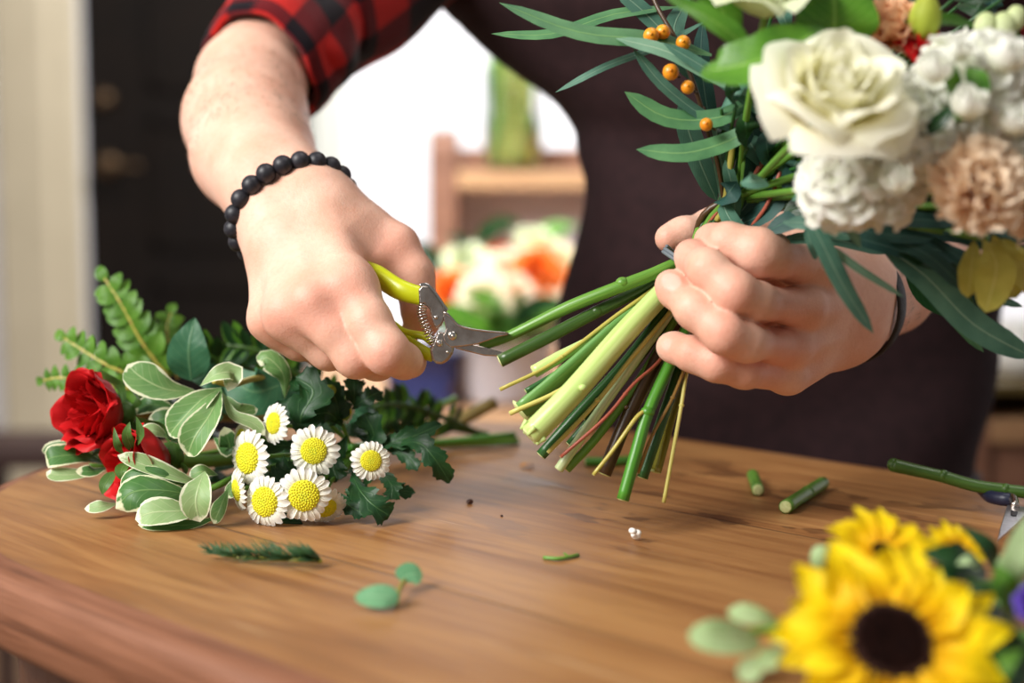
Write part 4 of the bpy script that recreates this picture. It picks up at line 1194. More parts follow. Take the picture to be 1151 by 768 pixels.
STEMS = [  # polyline (x, y, d), radius px (list: tip -> up), material, nodes [(index along, size)], label
    ([(540, 389, .7555), (572, 378, .7535), (640, 345, .744), (700, 321, .740), (745, 303, .742)], [6, 7.2, 7.4, 7.2], 'st_green', [(700, 318, .7395, 8.6)], 'bright green stem held in the jaws of the secateurs'),
    ([(562, 406, .742), (612, 381, .743), (668, 352, .745), (735, 318, .748)], [7.6, 7.2, 6.5], 'st_dark', [(671, 350, .7445, 8.2)], 'dark green stem cut just below the blades'),
    ([(562, 438, .735), (622, 408, .736), (690, 357, .740), (738, 322, .744)], [2.3, 2.5], 'st_tan', [(632, 401, .736, 3.2)], None),
    ([(573, 467 - 2, .728), (640, 432, .730), (690, 376, .736), (740, 330, .742)], [2.8, 3.0], 'st_straw', [(638, 433, .730, 3.8)], None),
    ([(600, 418, .738), (628, 402, .739), (680, 372, .742), (738, 330, .746)], [7.5, 7, 4, 3], 'st_pale', [], None),
    ([(591, 440, .732), (625, 420, .734), (680, 385, .738), (742, 335, .745)], [3.4, 3.4], 'st_deep', [], None),
    ([(588, 464, .736), (634, 424, .738), (694, 368, .741), (748, 325, .747)], [20, 19, 14, 6], 'st_sheath', [], 'wide flat leaf sheath beside the pale stem'),
    ([(596, 490, .716), (645, 440, .719), (700, 377, .728), (748, 326, .740)], [14, 13.5, 13, 12], 'st_pale', [(638, 455, .717, 4), (655, 436, .712, 5)], 'thickest pale lime stem with a flared cut end'),
    ([(608, 512, .732), (650, 465, .733), (705, 405, .738), (757, 335, .747)], [6.5, 6.2, 5.5], 'st_deep', [], None),
    ([(616, 509, .722), (668, 455, .724), (712, 400, .731), (764, 335, .744)], [2.4, 2.6], 'st_straw', [(672, 450, .7235, 3.4)], None),
    ([(628, 528, .730), (668, 470, .732), (715, 405, .738), (762, 338, .748)], [5.6, 5.2, 4.5], 'st_white', [], 'whitish stem with a slanting cut end'),
    ([(637, 528, .733), (672, 490, .734), (720, 425, .740), (765, 345, .750)], [5.0, 4.8], 'st_green', [], None),
    ([(630, 514, .718), (680, 470, .720), (712, 432, .726), (744, 402, .738), (772, 350, .752)], [1.9, 2.1], 'st_red', [(703, 443, .7245, 3)], 'thin reddish stem crossing in front of the green ones'),
    ([(679, 533, .735), (705, 470, .737), (735, 408, .743), (770, 345, .754)], [8.2, 8.6, 8], 'st_brown', [(704, 458, .730, 3)], 'dark brown woody stem'),
    ([(667, 534, .722), (690, 505, .7225, ), (715, 470, .724), (727, 461, .727)], [2.3, 2.5], 'st_tan', [], None),
    ([(700, 562, .722), (716, 505, .724), (729, 462, .728), (755, 405, .738), (778, 348, .752)], [7, 7, 6.5], 'st_bright', [(728, 463, .727, 8.3)], 'bright green stem reaching lowest, almost to the table'),
    ([(722, 537, .736), (738, 490, .737), (760, 425, .743), (782, 350, .756)], [6.4, 6, 5.5], 'st_deep', [], None),
    ([(717, 532, .728), (733, 490, .729), (756, 447, .734), (772, 405, .742), (785, 350, .755)], [1.9, 2.2], 'st_orange', [(756, 447, .734, 3)], None),
    ([(736, 530, .745), (750, 480, .746), (768, 425, .749), (786, 352, .757)], [10, 10, 8, 5], 'st_olive', [], 'flat olive yellow stem'),
    ([(746, 565, .730), (757, 505, .732), (766, 455, .735), (772, 415, .742), (784, 352, .756)], [2.3, 2.6], 'st_straw', [(766, 456, .735, 3.4)], 'thin straw-coloured stem farthest from the secateurs'),
    ([(640, 500, .742), (690, 440, .744), (760, 345, .752)], [5, 5], 'st_deep', [], None),
    ([(690, 500, .744), (725, 440, .746), (770, 350, .754)], [4, 4], 'st_green', [], None),
    ([(655, 470, .743), (700, 415, .745), (760, 340, .751)], [6, 5.5], 'st_dark', [], None),
]

def bouquet():
    rb = random.Random(3)
    root = thing('bouquet', 'large bouquet with a cream rose and long narrow leaves held in one hand', 'bouquet', P(768, 300, .748))
    # stems, each from its cut end through the tie into the flowers
    for i, (pt, rad, mt, nodes, lb) in enumerate(STEMS):
        q = [P(*a) for a in pt]; d0 = pt[-1][2]
        rr = [x * .735 / F for x in rad]
        side = i != 14
        if side:
            j1, j2 = rb.uniform(-7, 7), rb.uniform(-6, 6)
            q += [P(785 + j1, 280 + j2 * .6, .748 + rb.uniform(-.008, .006)), P(818 + j1, 232 + j2, .744 + rb.uniform(-.009, .009)), P(rb.uniform(850, 990), rb.uniform(110, 200), rb.uniform(.715, .745))]
            last = min(rr[-1], .0017)
            full = [rr[min(int(k / len(pt) * len(rr)), len(rr) - 1)] for k in range(len(pt))] + [min(rr[-1], .0022), last, last]
        else: full = rr
        mb = MB(); flat = .42 if mt in ('st_sheath',) else (.3 if mt == 'st_olive' else 1.0)
        mb.tube(q, full, n=14, sub=6, flat=flat, up=(.5, -.2, .8) if flat < 1 else None)
        t = (q[0] - q[1]).normalized()
        _, a, b = basis(t)
        Mx = Matrix((a, b, t)).transposed()
        mb.ball(q[0], full[0] * .93, 12, sc=(1, flat, .22), rot=Mx, mi=1)
        for x, y, d, s in nodes: mb.ball(P(x, y, d), s * .735 / F, 12, sc=(1, .9, .8))
        if mt == 'st_pale' and rad[0] > 10:
            for k in range(5):
                an = k * 1.3; mb.tube([q[0] + t * .001 + (a * math.cos(an) + b * math.sin(an)) * full[0] * .9, q[0] - t * .004 + (a * math.cos(an) + b * math.sin(an)) * full[0] * 1.06], [.0008, .0016], n=6)
        o = mb.build('stem', [M_[mt], M_['cut_end']], root)
        if lb: o['label'] = lb
    # tie
    mb = MB(); ax, a, b = basis(P(818, 232, .744) - P(768, 300, .748))
    ring = [P(771, 297, .748) + (a * math.cos(k * PI / 8) + b * math.sin(k * PI / 8)) * .0125 + ax * (.0006 * k / 16 - .001) for k in range(49)]
    ring = [P(771, 297, .748) + (a * math.cos(k * PI / 8) * .0128 + b * math.sin(k * PI / 8) * .0128) + ax * (.0016 * (k / 16 - 1.0)) for k in range(33)]
    mb.tube(ring, .0010, n=6, sub=2); mb.build('tie', M_['tie'], root)['label'] = 'grey tie round the stems'
    def lf(pts, w, mt, kind='strap', n=None, name='leaf', **k):
        mb = MB(); d = sum(a[2] for a in pts) / len(pts)
        leaf(mb, pl(*pts), w * d / F, n=n, kind=kind, **k); return mb.build(name, M_[mt], root)
    tc = TOCAM + Vector((0, 0, .5))
    # long eucalyptus leaves on the left
    L = [([(800, 62, .72), (735, 45, .715), (650, 36, .71), (561, 3, .715)], 12, 'strap_green', 'gum'), ([(760, 8, .735), (690, 16, .735), (620, 38, .735), (552, 38, .74)], 8, 'strap_green', 'gum'),
         ([(800, 20, .73), (740, 52, .725), (680, 75, .72), (624, 104, .725)], 4.2, 'gum', 'gum'), ([(860, 115, .70), (800, 85, .70), (750, 58, .705), (692, 43, .71)], 9, 'gum_light', 'gum'),
         ([(835, 150, .72), (790, 130, .715), (745, 95, .712), (712, 55, .715)], 9, 'gum', 'gum'), ([(850, 108, .71), (808, 132, .712), (750, 132, .712), (702, 103, .715)], 12, 'strap_green', 'gum'),
         ([(852, 138, .70), (820, 158, .705), (770, 172, .705), (715, 168, .71)], 11, 'strap_green', 'gum'), ([(765, 110, .735), (775, 150, .735), (790, 190, .735), (806, 226, .737)], 15, 'gum', 'gum'),
         ([(775, -5, .74), (758, 30, .735), (765, 60, .73), (775, 90, .73)], 11, 'gum', 'gum'), ([(790, 20, .73), (788, 70, .725), (795, 120, .725), (800, 150, .73)], 10, 'gum_dark', 'gum'),
         ([(870, 140, .70), (830, 105, .70), (790, 75, .70), (745, 48, .70)], 8, 'gum', 'gum'), ([(690, -14, .735), (720, 10, .735), (750, 40, .735)], 9, 'gum', 'gum'),
         ([(820, 245, .735), (815, 205, .735), (808, 165, .73), (802, 125, .73)], 10, 'gum_light', 'gum'), ([(822, 250, .73), (845, 220, .725), (850, 175, .72), (842, 130, .715)], 14, 'gum_dark', 'gum'),
         ([(828, 255, .728), (862, 235, .715), (885, 195, .71), (890, 150, .715)], 16, 'gum_dark', 'ovate'), ([(818, 258, .725), (826, 235, .722), (822, 205, .722), (815, 180, .725)], 7, 'gum', 'gum'),
         ([(850, 240, .735), (870, 190, .73), (868, 140, .725)], 17, 'deep', 'ovate'), ([(840, 265, .712), (822, 248, .715), (812, 228, .72)], 9, 'gum', 'gum'),
         # on the right
         ([(898, 222, .66), (925, 275, .655), (950, 325, .655), (982, 375, .66)], 13, 'gum', 'gum'), ([(918, 183, .645), (940, 225, .645), (968, 279, .65)], 9, 'gum_light', 'gum'),
         ([(925, 272, .66), (965, 302, .66), (1016, 334, .665)], 7, 'gum_light', 'gum'), ([(858, 262, .70), (900, 245, .695), (960, 248, .69)], 12, 'gum_dark', 'gum'),
         ([(900, 240, .695), (990, 248, .69), (1080, 262, .69), (1165, 268, .70)], 14, 'gum_dark', 'gum'), ([(985, 272, .68), (1040, 310, .68), (1095, 365, .685), (1165, 404, .69)], 17, 'gum', 'gum'),
         ([(940, 262, .675), (990, 275, .672), (1035, 290, .675)], 10, 'gum_dark', 'gum'), ([(1020, 300, .695), (1060, 345, .695), (1106, 396, .70)], 8, 'strap_green', 'gum'),
         ([(960, 235, .69), (1020, 270, .685), (1080, 290, .69), (1140, 320, .70)], 12, 'gum_dark', 'gum'), ([(1000, 262, .70), (1050, 300, .70), (1100, 330, .705)], 8, 'deep', 'gum'),
         ([(1040, 300, .70), (1060, 330, .70), (1072, 362, .70)], 9, 'strap_green', 'gum'), ([(905, 255, .675), (912, 275, .672), (918, 292, .675)], 6, 'gum', 'gum'), ([(870, 270, .705), (930, 268, .70), (1000, 285, .70)], 8, 'gum', 'gum'),
         ([(1020, 285, .72), (1040, 330, .715), (1075, 352, .715)], 12, 'deep', 'gum'), ([(1090, 300, .70), (1100, 345, .70), (1098, 375, .70)], 6, 'gum_dark', 'gum'), ([(1075, 290, .69), (1110, 330, .69), (1150, 345, .69)], 5, 'gum', 'gum'),
         ([(930, 250, .66), (985, 262, .655), (1050, 268, .66)], 12, 'gum_dark', 'gum'), ([(985, 262, .66), (1040, 285, .655), (1085, 325, .66)], 12, 'gum_dark', 'gum'), ([(940, 235, .665), (1010, 245, .66), (1080, 250, .665)], 13, 'gum_dark', 'gum'), ([(1060, 262, .66), (1110, 272, .655), (1165, 290, .66)], 11, 'gum_dark', 'gum'),
         ([(880, 250, .68), (915, 252, .672), (960, 268, .67)], 9, 'gum', 'gum'), ([(1010, 285, .665), (1060, 300, .66), (1110, 298, .665)], 8, 'deep', 'gum'), ([(1040, 262, .665), (1090, 300, .66), (1130, 345, .665)], 9, 'gum_dark', 'gum'), ([(880, 240, .70), (930, 225, .69), (1000, 235, .69)], 16, 'deep', 'ovate'), ([(1010, 225, .68), (1045, 222, .67), (1090, 235, .67)], 18, 'deep', 'ovate'), ([(1000, 205, .68), (1040, 205, .67), (1075, 190, .67)], 18, 'deep', 'ovate'), ([(990, 255, .68), (1030, 240, .67), (1070, 225, .67)], 14, 'deep', 'ovate'), ([(1000, 240, .70), (1060, 245, .69), (1130, 240, .69)], 16, 'deep', 'ovate')]
    for i, (p, w, m, k) in enumerate(L):
        lf(p, w * (1.0 if p[0][0] > 855 and p[0][2] < .7 else 1.12), m, k, n=tc + Vector((rb.uniform(-.3, .3), 0, rb.uniform(-.2, .3))), fold=.12, curl=.1, twist=rb.uniform(-.3, .3), seed=rb.random())
    # broad bright leaves on top
    for p, w, m, k in (([(925, 30, .620), (870, 62, .607), (808, 78, .613), (793, 74, .617)], 34, 'bright', 'ovate'), ([(845, 58, .620), (800, 22, .620), (738, -10, .625)], 16, 'bright', 'ovate'),
                       ([(935, 62, .635), (938, 10, .625), (930, -45, .635)], 50, 'bright', 'ovate'), ([(830, 40, .635), (800, -10, .635), (790, -50, .645)], 22, 'bright', 'ovate'),
                       ([(1075, 130, .605), (1070, 90, .590), (1060, 60, .595)], 13, 'bright', 'ovate'), ([(1020, 150, .605), (1052, 140, .595), (1078, 110, .590)], 12, 'deep', 'ovate'), ([(1151, 60, .625), (1130, 40, .625), (1110, 20, .635)], 14, 'bright', 'ovate'),
                       ([(1100, 30, .645), (1060, 22, .635), (1010, 25, .635)], 9, 'bright', 'lance'), ([(1090, 75, .595), (1100, 100, .590), (1085, 130, .595)], 14, 'bright', 'ovate')):
        lf(p, w, m, k, n=tc, fold=.2, wav=.08, seed=rb.random())
    # filling greenery between and behind the flowers, every leaf on its own twig
    neck_ = P(820, 232, .742)
    def twig(c, r=.0011, m='st_deep', nm='twig', bend=.4):
        c = Vector(c); q = neck_ + Vector((rb.uniform(-.006, .006), rb.uniform(-.006, .006), 0))
        mid = q.lerp(c, .5) + Vector((0, .012 * bend, .010 * bend))
        return MB().tube([P(772, 298, .748), q, mid, c], r, n=6, sub=5).build(nm, M_[m], root)
    for k in range(44):
        if k < 14: x, y, d = rb.uniform(805, 885), rb.uniform(90, 235), rb.uniform(.70, .735)
        else: x, y, d = rb.uniform(840, 1140), rb.uniform(-10, 240), rb.uniform(.665, .715)
        an = rb.uniform(0, 6.28) if k >= 14 else rb.uniform(3.6, 5.6); l = rb.uniform(28, 50)
        lf([(x, y, d), (x + l * .5 * math.cos(an), y + l * .5 * math.sin(an), d - .012), (x + l * math.cos(an), y + l * math.sin(an), d - .008)], rb.uniform(10, 18), rb.choice(['deep', 'gum_dark', 'deep', 'gum', 'gum']), 'ovate', n=tc, fold=.15, nv=8, nu=4)
        twig(P(x, y, d), .0009)
    for c in (P(938, 120, .61), P(1000, 45, .65), P(1034, 66, .64), P(862, 6, .635), P(1040, 45, .63), P(1095, 110, .63), P(1022, 160, .63), P(968, 208, .635), P(1100, 215, .615), P(1165, 238, .625), P(1110, 268, .648), P(1155, 172, .632), P(1128, 36, .628), P(1088, 128, .60), P(1060, 62, .612)):
        twig(c, .0018, 'st_green', 'stem', .2)
    def part(name, c, lb=None):
        e = empty(name, c, root)
        if lb: e['label'] = lb
        return e
    up = Vector((0, 0, 1)); rt = Vector((1, 0, 0))
    # cream rose
    c = P(938, 108, .600)
    rose(part('white_rose', c, 'large creamy white rose'), c, TOCAM * .72 + up * .565 + rt * .12, 75 * .600 / F, M_['rose_cream'], seg=(16, 14), rnd=random.Random(8), ruf=.035,
         layers=((4, .72, 1.12, .78, .95, .75), (4, .565, .98, .98, 1.0, .6), (5, .52, .76, 1.12, 1.0, .3), (4, .40, .56, 1.18, 1.1, .15), (4, .28, .38, 1.2, 1.3, .06), (3, .17, .24, 1.2, 1.6, .0), (2, .09, .12, 1.16, 2.0, 0)))
    # half hidden blooms on top
    c = P(1000, 36, .645); carnation(part('peach_rose', c, 'peach bloom behind the cream rose'), c, TOCAM * .5 + up * .8 - rt * .2, 50 * .645 / F, M_['peach_deep'], rb, n=(7, 7, 6, 4))
    c = P(1034, 60, .635); rose(part('red_rose', c, 'small red rose between the white blooms'), c, TOCAM * .6 + up * .8, 30 * .635 / F, M_['rose_red'], rnd=rb, seg=(8, 8), layers=ROSE[1:])
    c = P(862, -6, .630); rose(part('lisianthus', c, 'pale green bloom at the top edge'), c, TOCAM * .5 + up * .9, 56 * .630 / F, M_['pale_green'], rnd=rb, seg=(10, 10), layers=ROSE[:4])
    c = P(1040, 18, .630); e = part('lily_bud', c, 'yellow green bud'); ax, a, b = basis(up * .95 + TOCAM * .2 + rt * .05)
    for k in range(5):
        mb = MB(); ph = k * 2 * PI / 5; r0 = 17 * .630 / F
        mb.grid(lambda u, v: c + ax * ((v - .5) * 52 * .630 / F) + (a * math.cos(ph + (u - .5) * 1.5) + b * math.sin(ph + (u - .5) * 1.5)) * (r0 * (math.sin(PI * min(1, .12 + v * .86)) ** .7 + .06 * (k % 2))), 7, 10); mb.build('petal', M_['lime'], e)
    # white stocks: spikes of ruffled florets
    def stock(c3, sx, sy, sz, n, r, seedn, lb, mat='stock'):
        rs = random.Random(seedn); e = part('white_stock', c3, lb); k = 0; placed = []
        tries = 0
        while len(placed) < n and tries < 900:
            tries += 1
            q = Vector((rs.gauss(0, 1), rs.gauss(0, 1), rs.gauss(0, 1))).normalized()
            if q.y > .35: continue
            p = Vector((q.x * sx, q.y * sy, q.z * sz))
            if any((p - z).length < r * .85 for z in placed): continue
            placed.append(p)
            floret(e, c3 + p, q * .8 + TOCAM * .35 + up * .25, r * rs.uniform(.9, 1.2), M_[mat], n=5, rnd=rs, ruf=.2)
        mb = MB(); mb.ball(c3, 1, 18, sc=(sx * .8, sy * .8, sz * .8)); mb.build('spike', M_['sepal'], e)
    k_ = .605 / F
    stock(P(1095, 100, .617), 62 * k_, 40 * k_, 58 * k_, 17, 32 * k_, 21, 'white stock blooms at the edge of the photo')
    stock(P(1022, 150, .613), 42 * k_, 34 * k_, 46 * k_, 13, 30 * k_, 22, 'white stock blooms between cream rose and peach carnation')
    stock(P(968, 208, .623), 60 * k_, 34 * k_, 34 * k_, 15, 30 * k_, 23, 'white stock blooms under the cream rose')
    stock(P(1155, 165, .625), 34 * k_, 30 * k_, 34 * k_, 9, 28 * k_, 24, 'white stock blooms above the carnation cut by the photo edge')
    # rounded white buds of the stock
    e = part('white_bud', P(1090, 120, .585), 'rounded white buds over the stock')
    for x, y, s, d in ((1088, 122, 26, .581), (1128, 68, 30, .585), (1052, 82, 25, .585), (1075, 60, 20, .595), (1010, 205, 22, .590), (1140, 140, 24, .585)):
        c = P(x, y, d); rose(e, c, TOCAM * .6 + up * .7 + rt * rb.uniform(-.4, .4), s * d / F, M_['stock'], rnd=rb, seg=(8, 8), layers=((4, .8, .8, 1.3, 1.1, .0), (4, .6, .5, 1.4, 1.2, 0), (3, .3, .2, 1.4, 1.6, 0)), name='bud_petal')
    # peach carnation
    c = P(1100, 210, .600); carnation(part('peach_carnation', c, 'ruffled peach carnation'), c, TOCAM * .9 + up * .25 + rt * .1, 60 * .600 / F, M_['peach'], random.Random(4))
    c = P(1165, 235, .615); carnation(part('peach_carnation', c, 'peach carnation cut by the edge of the photo'), c, TOCAM * .8 + up * .1 + rt * .3, 45 * .615 / F, M_['peach'], random.Random(6), n=(7, 7, 5, 4))
    # olive yellow petals hanging at the right
    e = part('alstroemeria', P(1110, 310, .645), 'olive yellow bloom hanging below the carnation')
    for p, w in (([(1105, 268, .645), (1120, 300, .640), (1108, 352, .645)], 20), ([(1115, 265, .645), (1135, 305, .645), (1140, 335, .650)], 24), ([(1095, 270, .650), (1092, 300, .645), (1088, 335, .650)], 14), ([(1125, 268, .650), (1152, 300, .645), (1165, 325, .650)], 22)):
        mb = MB(); leaf(mb, pl(*p), w * .7 / F, n=tc, kind='obovate', fold=.1, wav=.12); mb.build('petal', M_['olive'], e)
    # green buds, berries
    e = part('green_bud', P(1110, 30, .625), 'pale green buds at the upper edge')
    for x, y, s in ((1108, 30, 15), (1128, 32, 17), (1142, 20, 13)):
        mb = MB(); mb.ball(P(x, y, .625), s * .625 / F, 14, sc=(.9, .9, 1.1)); mb.build('bud', M_['pale_green'], e)
    e = part('berry_sprig', P(770, 90, .715), 'sprig of small orange berries')
    bs = ((732, 40, .712, 9), (745, 36, .716, 8.5), (768, 48, .715, 8.5), (754, 81, .705, 9.5), (773, 98, .708, 8), (794, 140, .700, 7.5), (738, 46, .72, 8))
    for x, y, d, s in bs:
        mb = MB(); mb.ball(P(x, y, d), s * d / F, 16); mb.ball(P(x, y - s * .2, d - s * d / F * .95), s * .22 * d / F, 8); mb.build('berry', M_['berry'], e)
    mb = MB(); mb.tube(pl((800, 165, .722), (785, 110, .718), (765, 55, .72), (740, 10, .725), (725, -25, .73)), .0011, n=6)
    for x, y, d, s in bs: mb.tube([P(x, y, d + .004), P(x + 10, y + 6, d + .009)], .0006, n=5)
    mb.build('twig', M_['st_brown'], e)
    # thin stalks and red twigs inside the neck
    for p, r, m in ((((820, 250, .735), (850, 195, .72), (870, 160, .715)), .0013, 'st_red'), (((845, 255, .72), (865, 225, .712), (885, 170, .71)), .001, 'st_red'), (((815, 245, .738), (808, 190, .73), (790, 120, .725)), .0011, 'st_brown'), (((812, 248, .73), (832, 230, .725), (838, 170, .72)), .0016, 'st_green'), (((806, 248, .735), (815, 228, .73), (825, 150, .72)), .0016, 'st_tan'), (((850, 262, .705), (930, 252, .70), (1030, 275, .70)), .0012, 'st_green'), (((1020, 280, .70), (1070, 300, .70), (1110, 380, .70)), .001, 'st_dark')):
        MB().tube(pl(*p), r, n=6).build('twig', M_[m], root)
EXTRA.append(bouquet)
def on_table(px_, h=0.0): return Tb(px_[0], px_[1], h)
def bunch():
    rn = random.Random(17)
    tc = TOCAM + Vector((0, 0, .7)); up = Vector((0, 0, 1)); rt = Vector((1, 0, 0))
    def lf(root, pts, w, mt, kind='obovate', n=None, name='leaf', **k):
        mb = MB(); d = sum(a[2] for a in pts) / len(pts)
        k.setdefault('fold', .18)
        leaf(mb, pl(*pts), w * d / F, n=n if n is not None else tc, kind=kind, seed=rn.random(), **k); return mb.build(name, M_[mt], root)
    def stem(root, pts, r, mt, name='stem'):
        q = pl(*pts)
        mb = MB(); mb.tube(q, r, n=12, sub=7)
        t = (q[-1] - q[-2]).normalized(); _, a, b = basis(t); rr = r[-1] if isinstance(r, list) else r
        mb.ball(q[-1], rr * .93, 10, sc=(1, 1, .2), rot=Matrix((a, b, t)).transposed(), mi=1)
        return mb.build(name, [M_[mt], M_['cut_end']], root)
    def calyx(root, c, ax, r, k=5, L=.9):
        ax, a, b = basis(ax); mb = MB(); mb.ball(c - ax * r * .50, r * .36, 14, sc=(1, 1, .8), rot=Matrix((a, b, ax)).transposed()); mb.build('calyx', M_['sepal'], root)
        for i in range(k):
            an = i * 2 * PI / k + .4; d = a * math.cos(an) + b * math.sin(an); q = c - ax * r * .55
            mb = MB(); leaf(mb, [q + d * r * .25, q + d * r * .72 + ax * r * .08, q + d * r * (.95 + .1 * (i % 2)) + ax * r * .5 * L, q + d * r * 1.15 + ax * r * (.75 - .5 * (i % 2)) * L], r * .17, n=d, kind='lance', nv=10, nu=4); mb.build('sepal', M_['sepal'], root)
    # --- two red roses
    c = P(116, 464, .80); ax = Vector((-.60, -.72, .20)); r = 45 * .80 / F
    A = thing('red_rose', 'red rose lying uppermost on the bunch of flowers at the table end', 'rose', c, 'red roses on the table')
    RED = ((5, .80, .98, 1.22, .92, .22), (5, .68, .92, 1.32, .95, .24), (5, .52, .76, 1.38, 1.0, .2), (4, .38, .56, 1.40, 1.15, .12), (4, .25, .37, 1.38, 1.3, .05), (3, .12, .18, 1.34, 1.8, 0))
    rose(A, c, ax, r, M_['rose_red'], seg=(18, 14), rnd=random.Random(2), ruf=.06, layers=RED); calyx(A, c - ax.normalized() * r * .12, ax, r)
    stem(A, [(128, 461, .825), (180, 465, .845), (300, 470, .90), (430, 482, .97), (485, 487, 1.0), (555, 453, 1.03)], [.0034, .0034, .0036, .0040, .0046], 'st_wood')
    for p, w in (([(215, 428, .83), (212, 392, .825), (219, 357, .828)], 28), ([(318, 432, .83), (282, 440, .82), (250, 412, .828)], 32), ([(262, 450, .84), (240, 425, .835), (200, 418, .84)], 20), ([(310, 470, .85), (330, 450, .84), (350, 452, .845)], 15)):
        lf(A, p, w, 'roseleaf', 'ovate', tooth=14, wav=.05, n=TOCAM + Vector((0, 0, .25)), fold=.1)
    c = P(168, 519, .782); ax = Vector((-.66, -.62, -.10)); r = 47 * .782 / F
    Bq = thing('red_rose', 'red rose lying on its side on the table under the other one', 'rose', c, 'red roses on the table')
    rose(Bq, c, ax, r, M_['rose_red'], seg=(18, 14), rnd=random.Random(9), ruf=.06, layers=RED); calyx(Bq, c - ax.normalized() * r * .1, ax, r)
    stem(Bq, [(196, 520, .80), (240, 518, .82), (300, 512, .85), (420, 505, .92), (500, 499, .965), (582, 496, .99)], [.0036, .0034, .0032, .0028, .0026], 'st_green')
    for p, w in (([(150, 508, .765), (143, 490, .757), (146, 474, .757)], 7), ([(150, 505, .765), (158, 488, .757), (153, 468, .757)], 6), ([(140, 512, .765), (132, 500, .757), (128, 480, .76)], 5), ([(142, 520, .765), (136, 530, .757), (140, 542, .757)], 8), ([(128, 530, .77), (118, 545, .765), (115, 556, .765)], 8)):
        lf(Bq, p, w, 'sepal', 'ovate', name='leaflet', nv=8, nu=4)
    # --- cream edged evergreen sprigs
    G = 'cream edged leaf sprigs'
    S1 = thing('variegated_sprig', 'cream edged leafy sprig drooping over the middle of the bunch', 'foliage', P(250, 440, .80), G)
    stem(S1, [(240, 428, .79), (262, 432, .80), (300, 425, .83), (360, 440, .86)], .0017, 'st_tan', 'twig')
    for p, w, m, kw in (([(249, 436, .785), (226, 450, .772), (203, 474, .768), (190, 490, .77)], 19, 'varieg', dict(fold=.30)), ([(249, 438, .783), (236, 466, .765), (219, 492, .76), (211, 513, .763)], 19, 'varieg', dict(fold=.32)),
                        ([(225, 434, .775), (243, 421, .77), (262, 420, .775), (256, 440, .775)], 13, 'varieg_pale', dict(fold=.2)), ([(222, 440, .80), (188, 438, .79), (160, 425, .788), (143, 410, .79)], 21, 'varieg', dict(fold=.14)),
                        ([(250, 440, .785), (262, 466, .775), (285, 476, .775), (298, 490, .775)], 8, 'varieg_pale', {}), ([(255, 445, .79), (268, 462, .785), (290, 460, .79)], 10, 'varieg', {}),
                        ([(190, 492, .785), (172, 484, .778), (156, 494, .776)], 10, 'varieg_pale', {}), ([(320, 448, .81), (318, 420, .80), (300, 402, .80), (293, 412, .80)], 14, 'varieg', dict(curl=.5)), ([(240, 492, .80), (258, 505, .79), (252, 480, .79)], 12, 'varieg_dark', {}),
                        ([(225, 470, .81), (190, 470, .80), (165, 478, .80)], 14, 'varieg_dark', {}), ([(200, 460, .815), (170, 455, .81), (150, 462, .815)], 12, 'varieg_dark', {})):
        lf(S1, p, w, m, **kw)
    S2 = thing('variegated_sprig', 'cream edged leafy sprig lying on the table in front of the red roses', 'foliage', P(245, 560, .765), G)
    stem(S2, [(205, 560, .765), (240, 548, .77), (270, 535, .785), (330, 520, .82), (400, 505, .87)], .0017, 'st_green', 'twig')
    for p, w, m, kw in (([(232, 548, .768), (195, 535, .758), (160, 522, .756), (132, 512, .758)], 11, 'varieg_pale', dict(curl=-.3)), ([(232, 562, .765), (190, 552, .748), (150, 553, .742), (130, 572, .744)], 24, 'varieg_dark', dict(fold=.1, curl=.4)),
                        ([(222, 548, .77), (185, 535, .755), (150, 538, .752), (136, 556, .755)], 15, 'varieg_dark', dict(curl=.3)),
                        ([(238, 566, .762), (205, 574, .742), (172, 576, .737), (152, 584, .738)], 18, 'varieg_pale', dict(fold=.12)), ([(230, 530, .76), (224, 545, .742), (220, 565, .738), (225, 587, .740)], 18, 'varieg_pale', dict(fold=.22, n=TOCAM)),
                        ([(260, 543, .765), (252, 560, .752), (246, 575, .748), (240, 589, .749)], 10, 'varieg', dict(fold=.3, n=TOCAM + rt * -.4)), ([(248, 580, .758), (215, 590, .745), (180, 590, .741), (155, 590, .743)], 9, 'varieg_dark', {}),
                        ([(245, 534, .775), (228, 530, .768), (212, 536, .768)], 9, 'varieg', {}), ([(132, 566, .772), (115, 569, .764), (95, 572, .765)], 8, 'varieg_pale', dict(fold=.05)), ([(270, 530, .775), (262, 548, .768), (256, 560, .768)], 8, 'varieg', {})):
        lf(S2, p, w, m, **kw)
    S3 = thing('variegated_sprig', 'small cream edged sprig under the red roses at the table end', 'foliage', P(112, 525, .80), G)
    stem(S3, [(100, 524, .81), (130, 524, .815), (200, 515, .84), (260, 505, .86)], .0015, 'st_green', 'twig')
    for p, w, m in (([(120, 522, .81), (90, 512, .795), (60, 514, .79), (52, 520, .792)], 15, 'varieg_dark'), ([(118, 518, .815), (85, 504, .81), (58, 506, .81), (54, 512, .81)], 10, 'varieg_dark'), ([(118, 530, .80), (90, 533, .79), (65, 534, .787), (52, 531, .788)], 9, 'varieg_pale'), ([(122, 526, .80), (105, 530, .785), (85, 530, .782)], 8, 'varieg_dark')):
        lf(S3, p, w, m)
    # --- fern fronds standing up behind
    fronds = [([(190, 425, .90), (160, 385, .895), (138, 345, .895), (117, 312, .90)], 30, 9, 'tallest fern frond rising behind the red roses'), ([(180, 432, .88), (130, 415, .875), (95, 395, .88), (72, 380, .885)], 26, 8, 'fern frond leaning out over the table end behind the roses'),
              ([(200, 425, .92), (192, 395, .915), (188, 370, .92), (192, 352, .925)], 24, 6, 'short fern frond between the tall frond and the upright rose leaf'), ([(170, 440, .87), (110, 432, .865), (70, 425, .87), (48, 428, .875)], 20, 8, 'lowest fern frond, reaching level over the table end beside the red rose')]
